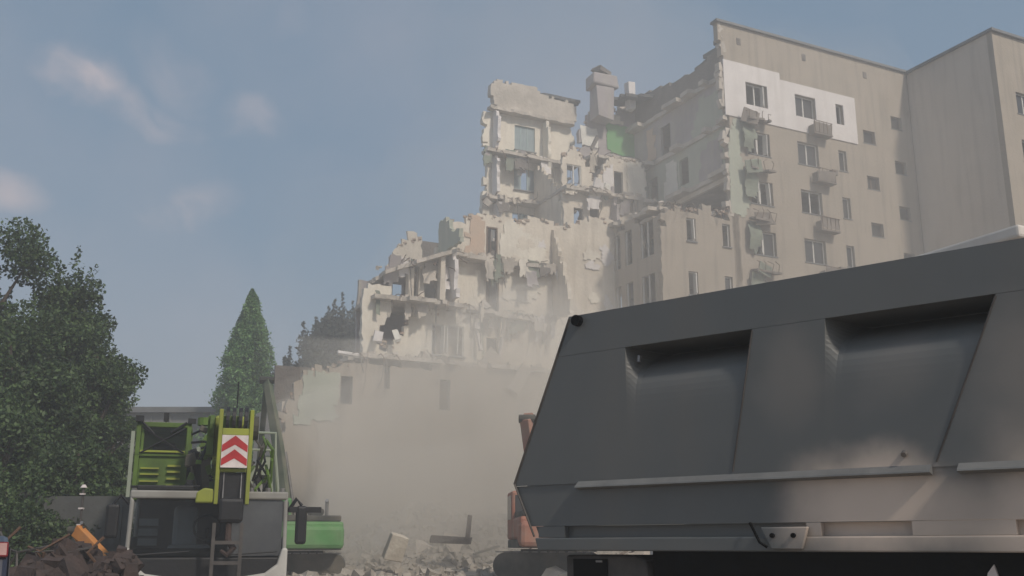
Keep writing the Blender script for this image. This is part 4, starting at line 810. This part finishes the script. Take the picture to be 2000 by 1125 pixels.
for x in (-1.3, -.9, .7, 1.0, 1.25): MB().tube([(x, .3, 2.54), (x, .3, 2.62)], .05, 8).build('roof_lamp', 'steel', cr)
MB().tube([(-1.35, .1, 2.6), (-.2, .1, 2.62)], .022, 6).build('roof_bar', 'black', cr); MB().box(-1.25, -.3, .05, .2, 2.545, 2.63).build('sun_visor', 'black', cr, bevel=.02)
MB().tube([(X0 + .12, Y0_ - .04, Z0 + .85), (X1 - .12, Y0_ - .04, Z1 - .12)], .02, 5).build('brace', 'black', oc); MB().tube([(X1 - .12, Y0_ - .04, Z0 + .85), (X0 + .12, Y0_ - .04, Z1 - .12)], .02, 5).build('brace', 'black', oc)
MB().tube([(.35, -.06, 4.02), (.35, -.06, 4.5)], .012, 5).build('aerial', 'black', hd)
# winch and hydraulics left of the boom, engine hood right of it
MB().tube([(-.5, 2.8, 3.1), (-.05, 2.8, 3.1)], .38, 18).build('winch_drum', 'black', cr)
MB().box(-.42, -.05, 2.2, 2.5, 2.56, 3.4).build('hydraulic_block', 'exdark', cr); MB().prism([(-.75, 2.6), (-.06, 2.6), (-.06, 3.85), (-.2, 3.85)], 3.3, 3.5).build('boom_pivot_plate', 'limedark', cr)
for i in range(4): MB().tube([(-.1 - .05 * i, 1.5, 3.6 - .2 * i), (-.25 - .04 * i, 1.2, 3.1), (-.2, 1.4, 2.6)], .03, 6).build('hose', 'black', cr)
MB().tube([(-.2, 2.4, 3.95), (-.2, 2.4, 4.1)], .16, 12).build('winch_motor', 'limedark', cr); MB().box(-.14, -.02, .3, .9, 3.2, 3.9).build('cable_reel', 'limedark', cr); MB().tube([(-.10, .3, 3.72), (-.02, .3, 3.72)], .2, 14).build('guide_roller', 'limedark', cr); MB().tube([(.66, .3, 3.7), (.76, .3, 3.7)], .22, 14).build('guide_roller', 'exdark', cr)
hd2 = MB().prism([(.66, 2.6), (1.28, 2.6), (1.22, 3.4), (.98, 3.4), (.7, 2.95)], 2.6, 2.68).build('engine_hood', 'greyhood', cr, bevel=.02)
MB().box(.82, 1.12, 2.58, 2.6, 2.62, 3.0).build('opening', 'black', hd2)
q = MB().tube([(.75, 2.5, 3.85), (1.2, 2.5, 3.85), (1.22, 2.5, 3.4)], .03, 6).tube([(.75, 2.5, 3.5), (1.2, 2.5, 3.5)], .025, 6).tube([(1.22, 2.5, 3.4), (1.32, 2.5, 2.6)], .03, 6); q.build('guard_rail', 'greyhood', hd2)
MB().box(.7, 1.3, 2.7, 4.6, 2.56, 3.2).build('engine_cover', 'limedark', cr, bevel=.05)
MB().box(.66, .98, 2.1, 2.4, 2.56, 2.8).build('tool_box', 'cabwhite', cr, bevel=.03); MB().box(1.05, 1.32, 2.1, 2.4, 2.56, 2.62).build('step_plate', 'cabwhite', cr)

# ------------------------------------------------------------------ tipper truck
TA = R(50); P0 = Vector((.18, 8.4, 0))
tk = thing('tipper_truck', 'dark grey steel tipper body of a truck filling the right foreground', 'truck', P0, -(R(90) - TA))
LEN, WID = 6.2, 2.45; bays = [(.91, 1.99, .91, 1.78), (2.53, 3.62, 2.45, 3.17), (4.15, 5.24, 4.05, 4.8)]
RB, RG, ZB, ZT = 3.09, 2.07, 1.56, 3.41; DEP = .50
re_ = lambda z: .37 - .58 * (ZT - z) / 1.32 if z >= 2.09 else -.21 + .21 * (2.09 - z) / .43
sk = MB()
# one sheet per strip: flush between the bays, pressed in under the rail inside them
edges = [(re_(RB), -.205)] + [(b[1], b[3]) for b in bays]; ends = [(b[0], b[2]) for b in bays] + [(LEN, LEN)]
for (a, a2), (b, b2) in zip(edges, ends): sk.add([(a2, 0, RG), (b2, 0, RG), (b, 0, RB), (a, 0, RB)], [(0, 1, 2, 3)])
NS, NZ = 26, 24
def press(q): return DEP * (math.exp(-(q / .12) ** 1.3) * .985 + .015 * (1 - q))
for a, b, a2, b2 in bays:
    vs3 = []
    for j in range(NZ + 1):
        q = (j / NZ) ** 1.6; z = RB - q * (RB - RG); l_, r_ = a + (a2 - a) * q, b + (b2 - b) * q
        for i in range(NS + 1):
            f = i / NS; g_ = min(1, f / .10); g_ = g_ * g_ * (3 - 2 * g_); vs3.append((l_ + (r_ - l_) * f, press(q) * g_ if q < 1 else 0, z))
        vs3.append((r_, 0, z))
    n_ = NS + 2; sk.add(vs3, [(j * n_ + i, (j + 1) * n_ + i, (j + 1) * n_ + i + 1, j * n_ + i + 1) for j in range(NZ) for i in range(n_ - 1)])
    sk.add([(a, 0, RB + .001), (b, 0, RB + .001), (b, DEP + .08, RB + .001), (a, DEP + .08, RB + .001)], [(0, 1, 2, 3)])
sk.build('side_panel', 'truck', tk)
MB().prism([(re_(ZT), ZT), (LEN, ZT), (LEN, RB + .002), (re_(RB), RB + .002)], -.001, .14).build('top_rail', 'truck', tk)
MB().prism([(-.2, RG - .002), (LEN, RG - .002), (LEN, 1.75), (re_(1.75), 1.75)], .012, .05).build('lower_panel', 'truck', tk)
MB().prism([(re_(1.75) + .003, 1.748), (LEN, 1.748), (LEN, 1.66), (0.0, 1.66)], .07, .1).build('recess_strip', 'truck', tk)
for a, b in ((.03, .29), (2.29, 2.39), (2.98, 3.58), (4.4, 4.7)): MB().box(a, b, .014, .069, 1.661, 1.747).build('spacer', 'truck', tk)
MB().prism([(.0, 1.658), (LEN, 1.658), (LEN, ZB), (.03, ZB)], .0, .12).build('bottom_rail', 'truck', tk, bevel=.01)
rdg = MB(); rdg.prism([(-.055, 2.035), (.004, 2.02), (.004, 2.088), (-.05, 2.045)], .44, 3.14, 'x'); rdg.build('ridge_ledge', 'truckedge', tk)
MB().prism([(-.055, 2.035), (.004, 2.02), (.004, 2.088), (-.05, 2.045)], 3.3, LEN - .3, 'x').build('ridge_ledge', 'truckedge', tk)
for (a, a2), dx in (((1.99, 1.78), 0), ((3.62, 3.17), 0)): MB().tube([(a, -.004, RB - .01), (a2, -.002, RG + .03)], .006, 5).build('weld_seam', 'mud', tk)
MB().tube([(re_(ZT) + .01, -.004, ZT - .02), (-.205, -.004, 2.09), (.0, -.004, 1.67)], .009, 6).build('rear_edge_bead', 'mud', tk)
lt = MB().prism([(1.98, 1.72), (2.32, 1.72), (2.27, 1.575), (2.05, 1.575)], -.035, -.003).build('latch_plate', 'truck', tk, bevel=.008)
for x in (2.07, 2.22): MB().tube([(x, -.055, 1.665), (x, -.034, 1.665)], .016, 8).build('bolt', 'truckdark', lt)
MB().tube([(1.9, -.02, 1.75), (1.98, -.05, 1.62), (2.03, -.05, 1.59)], .01, 6).build('latch_rod', 'truckdark', tk)
MB().tube([(.47, -.05, 3.36), (.47, .05, 3.36)], .045, 12).build('cover_pin', 'truckdark', tk)
for x, z in ((1.0, 3.02), (2.98, 2.2)): MB().tube([(x, .06, z), (x, -.02 if z < 3 else .05, z - .05)], .018, 8).build('lug', 'steel', tk)
# rear, far side, floor, front
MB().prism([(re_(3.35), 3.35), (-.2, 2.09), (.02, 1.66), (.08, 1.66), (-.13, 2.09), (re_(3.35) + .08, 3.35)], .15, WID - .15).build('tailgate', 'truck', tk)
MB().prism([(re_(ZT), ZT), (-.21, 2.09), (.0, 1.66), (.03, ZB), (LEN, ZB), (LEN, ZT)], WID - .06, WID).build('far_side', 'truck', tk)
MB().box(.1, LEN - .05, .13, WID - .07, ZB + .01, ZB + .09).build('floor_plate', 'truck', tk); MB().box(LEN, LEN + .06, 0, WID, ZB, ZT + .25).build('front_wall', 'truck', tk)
MB().box(.25, LEN + 1.6, .72, .84, .95, 1.5).build('chassis_rail', 'truckdark', tk); MB().box(.25, LEN + 1.6, WID - .84, WID - .72, .95, 1.5).build('chassis_rail', 'truckdark', tk)
MB().box(1.0, 5.6, .16, .6, .6, 1.6).build('under_body_skirt', 'truckdark', tk); MB().box(.3, 5.4, 1.0, 1.4, .7, 1.5).build('hydraulic_tank', 'truckdark', tk)
mg = MB().prism([(.22, 1.2), (.22, 1.53), (.86, 1.53), (.95, 1.50), (.98, 1.40), (.98, 1.2)], .12, .62).build('mudguard', 'mud', tk, bevel=.02)
MB().box(.3, .62, .108, .118, 1.36, 1.5).build('side_reflector', 'truckdark', mg); MB().box(.52, .58, .1, .107, 1.475, 1.49).build('reflector', 'steel', mg)
MB().box(.12, .2, .1, WID - .1, .75, 1.3).build('rear_under_run_bar', 'truckdark', tk)
for s, y in ((.95, .35), (2.35, .35), (5.9, .35), (.95, WID - .35), (2.35, WID - .35), (5.9, WID - .35)): wheel(tk, s, y, .52, .5, R(90))
MB().prism([(3.33, 1.30), (3.45, 1.30), (3.40, 1.49), (3.36, 1.44)], .13, .15).build('warning_tag', 'hazwhite', tk)

# ------------------------------------------------------------------ left foreground
def heap(name, label, cat, x, y, rx, ry, h, m, n, smin, smax, seed, tilt=0):
    r = random.Random(seed); random.seed(seed); t = thing(name, label, cat, (x, y, 0))
    gm = MB(); a = 22; b_ = 8
    for j in range(b_ + 1):
        for i in range(a):
            q = j / b_; an = 2 * math.pi * i / a; k = 1 + .25 * noise.noise(Vector((math.cos(an) * 1.4 + seed, math.sin(an) * 1.4, q * 2)))
            gm.v.append((math.cos(an) * rx * q * k, math.sin(an) * ry * q * k, -.15 + h * (1 - q ** 1.6) * (1 + .25 * noise.noise(Vector((q * 3, an, seed))))))
    gm.f = [(j * a + i, (j + 1) * a + i, (j + 1) * a + (i + 1) % a, j * a + (i + 1) % a) for j in range(b_) for i in range(a)]
    gm.build('mound', m, t); cm_ = MB()
    for _ in range(n):
        q = r.random() ** .6; an = r.uniform(0, 6.283); s = r.uniform(smin, smax)
        cm_.chunk((math.cos(an) * rx * q, math.sin(an) * ry * q, h * (1 - q ** 1.6) + .02), s)
    cm_.build('scrap', m, t, 'stuff')
    return t
sp = heap('scrap_pile', 'reddish brown heap of scrap and broken brick at bottom left', 'pile', -6.8, 16.2, 1.5, 1.3, 1.48, 'rust', 420, .12, .42, 5)
r = random.Random(9)
for i in range(9):
    x = r.uniform(-1, 1); MB().tube([(x, r.uniform(-.8, .3), .9), (x + r.uniform(-.4, .4), -.3, 1.5), (x + r.uniform(-.7, .7), -.2, 1.75 + r.uniform(-.2, .15))], .025, 5).build('scrap_bar', 'rebar' if i % 2 else 'mud', sp)
heap('brick_pile', 'low brown brick heap just left of the crane cab', 'pile', -5.75, 15.6, .62, .7, 1.45, 'rust', 160, .1, .3, 6)
ps = thing('slim_post', 'slim dark post with white cap and clips above the scrap pile', 'post', (-8.55, 20.8, 0))
MB().tube([(0, 0, 0), (0, 0, 2.72)], .025, 8).build('shaft', 'mud', ps); MB().tube([(0, 0, 2.72), (0, 0, 2.78)], [.07, .03], 10).build('cap', 'hazwhite', ps)
for z in (2.58, 2.3, 1.98): MB().box(-.05, .04, -.05, .03, z, z + .03).build('clip', 'hazwhite', ps)
# dark car at the very left
carr = thing('parked_car', 'dark blue car with high red tail lamp at the bottom left corner', 'car', (-6.36, 11.62, 0), R(29)); carr.scale = (1, 1, 1.07)
prof = [(0, .35), (0, .95), (.03, 1.05), (.32, 1.52), (.6, 1.6), (2.3, 1.6), (3.0, 1.05), (4.1, .9), (4.25, .4)]
MB().prism(prof, -.78, .78, 'x').build('body', 'navy', carr, bevel=.07)
MB().prism([(.08, 1.08), (.34, 1.47), (.6, 1.5), (.6, 1.08)], .782, .79, 'x').build('side_window', 'glass', carr); MB().prism([(.68, 1.08), (.68, 1.5), (2.2, 1.5), (2.75, 1.08)], .782, .79, 'x').build('side_window', 'glass', carr)
q = MB().add([(-.6, .06, 1.12), (.6, .06, 1.12), (.6, .285, 1.48), (-.6, .285, 1.48)], [(0, 1, 2, 3)]); q.build('rear_window', 'glass', carr)
for s in (-1, 1): MB().prism([(.17, 1.38), (.25, 1.36), (.36, 1.5), (.25, 1.54)], s * .66 - .1, s * .66 + .1, 'x').build('tail_lamp', 'lamp', carr, bevel=.02)
MB().box(-.8, .8, -.08, .1, .4, .62).build('rear_bumper', 'black', carr, bevel=.04)
MB().tube([(-.5, .7, 1.66), (-.5, 2.1, 1.66)], .02, 6).build('roof_rail', 'steel', carr); MB().tube([(.5, .7, 1.66), (.5, 2.1, 1.66)], .02, 6).build('roof_rail', 'steel', carr)
for y in (.75, 3.35):
    for s in (-1, 1): wheel(carr, s * .7, y, .32, .2)

# ------------------------------------------------------------------ dust and haze
def volume(name, col, dens, aniso=.3):
    m = bpy.data.materials.new(name); m.use_nodes = True; t = m.node_tree; t.nodes.clear()
    v = N(t, 'ShaderNodeVolumePrincipled'); v.inputs['Color'].default_value = (*col, 1); v.inputs['Density'].default_value = dens; v.inputs['Anisotropy'].default_value = aniso
    o = N(t, 'ShaderNodeOutputMaterial'); L(t, v.outputs[0], o.inputs['Volume']); return m
DUSTV = volume('dust_volume', (.97, .93, .865), .12, -.3); DUSTT = volume('thin_dust_volume', (.97, .93, .865), .055, -.3)
def puff(u, v, z, ru_, rv, rz_, m, seed):
    bm = bmesh.new(); bmesh.ops.create_icosphere(bm, subdivisions=4, radius=1)
    for p in bm.verts:
        d = p.co.normalized(); k = 1 + .35 * noise.noise(d * 1.6 + Vector((seed, 0, 0))) + .22 * noise.noise(d * 4.2 + Vector((0, seed, 0))) + .10 * noise.noise(d * 9 + Vector((0, 0, seed)))
        p.co = Vector((d.x * ru_, d.y * rv, d.z * rz_)) * k
    me = bpy.data.meshes.new('dust_cloud'); bm.to_mesh(me); bm.free(); me.materials.append(m)
    o = bpy.data.objects.new('dust_cloud', me); C.objects.link(o); p = bw(u, v, z); o.location = p; o.rotation_euler = (0, 0, BROT); o['kind'] = 'stuff'
    tag(o, 'pale dust drifting in front of the foot of the ruin', 'dust', 'demolition dust'); return o
puff(-16, -4.6, 4.2, 12.5, 4.4, 8.0, DUSTV, 1); puff(-12.5, -2.2, 6.6, 12.5, 3.6, 7.2, DUSTT, 4)
puff(-3, -2, 15, 24, 9, 19, volume('hanging_dust_volume', (.97, .93, .88), .012, -.2), 9)['label'] = 'faint dust veil hanging around the whole ruined building'
hzv = volume('haze_volume', (.87, .90, .94), .0040, .1)
o = MB().box(-1510, 1510, -310, 2010, -2, 37).build('haze', hzv, None, 'stuff'); tag(o, 'thin dusty haze hanging in the air over the whole site', 'haze')
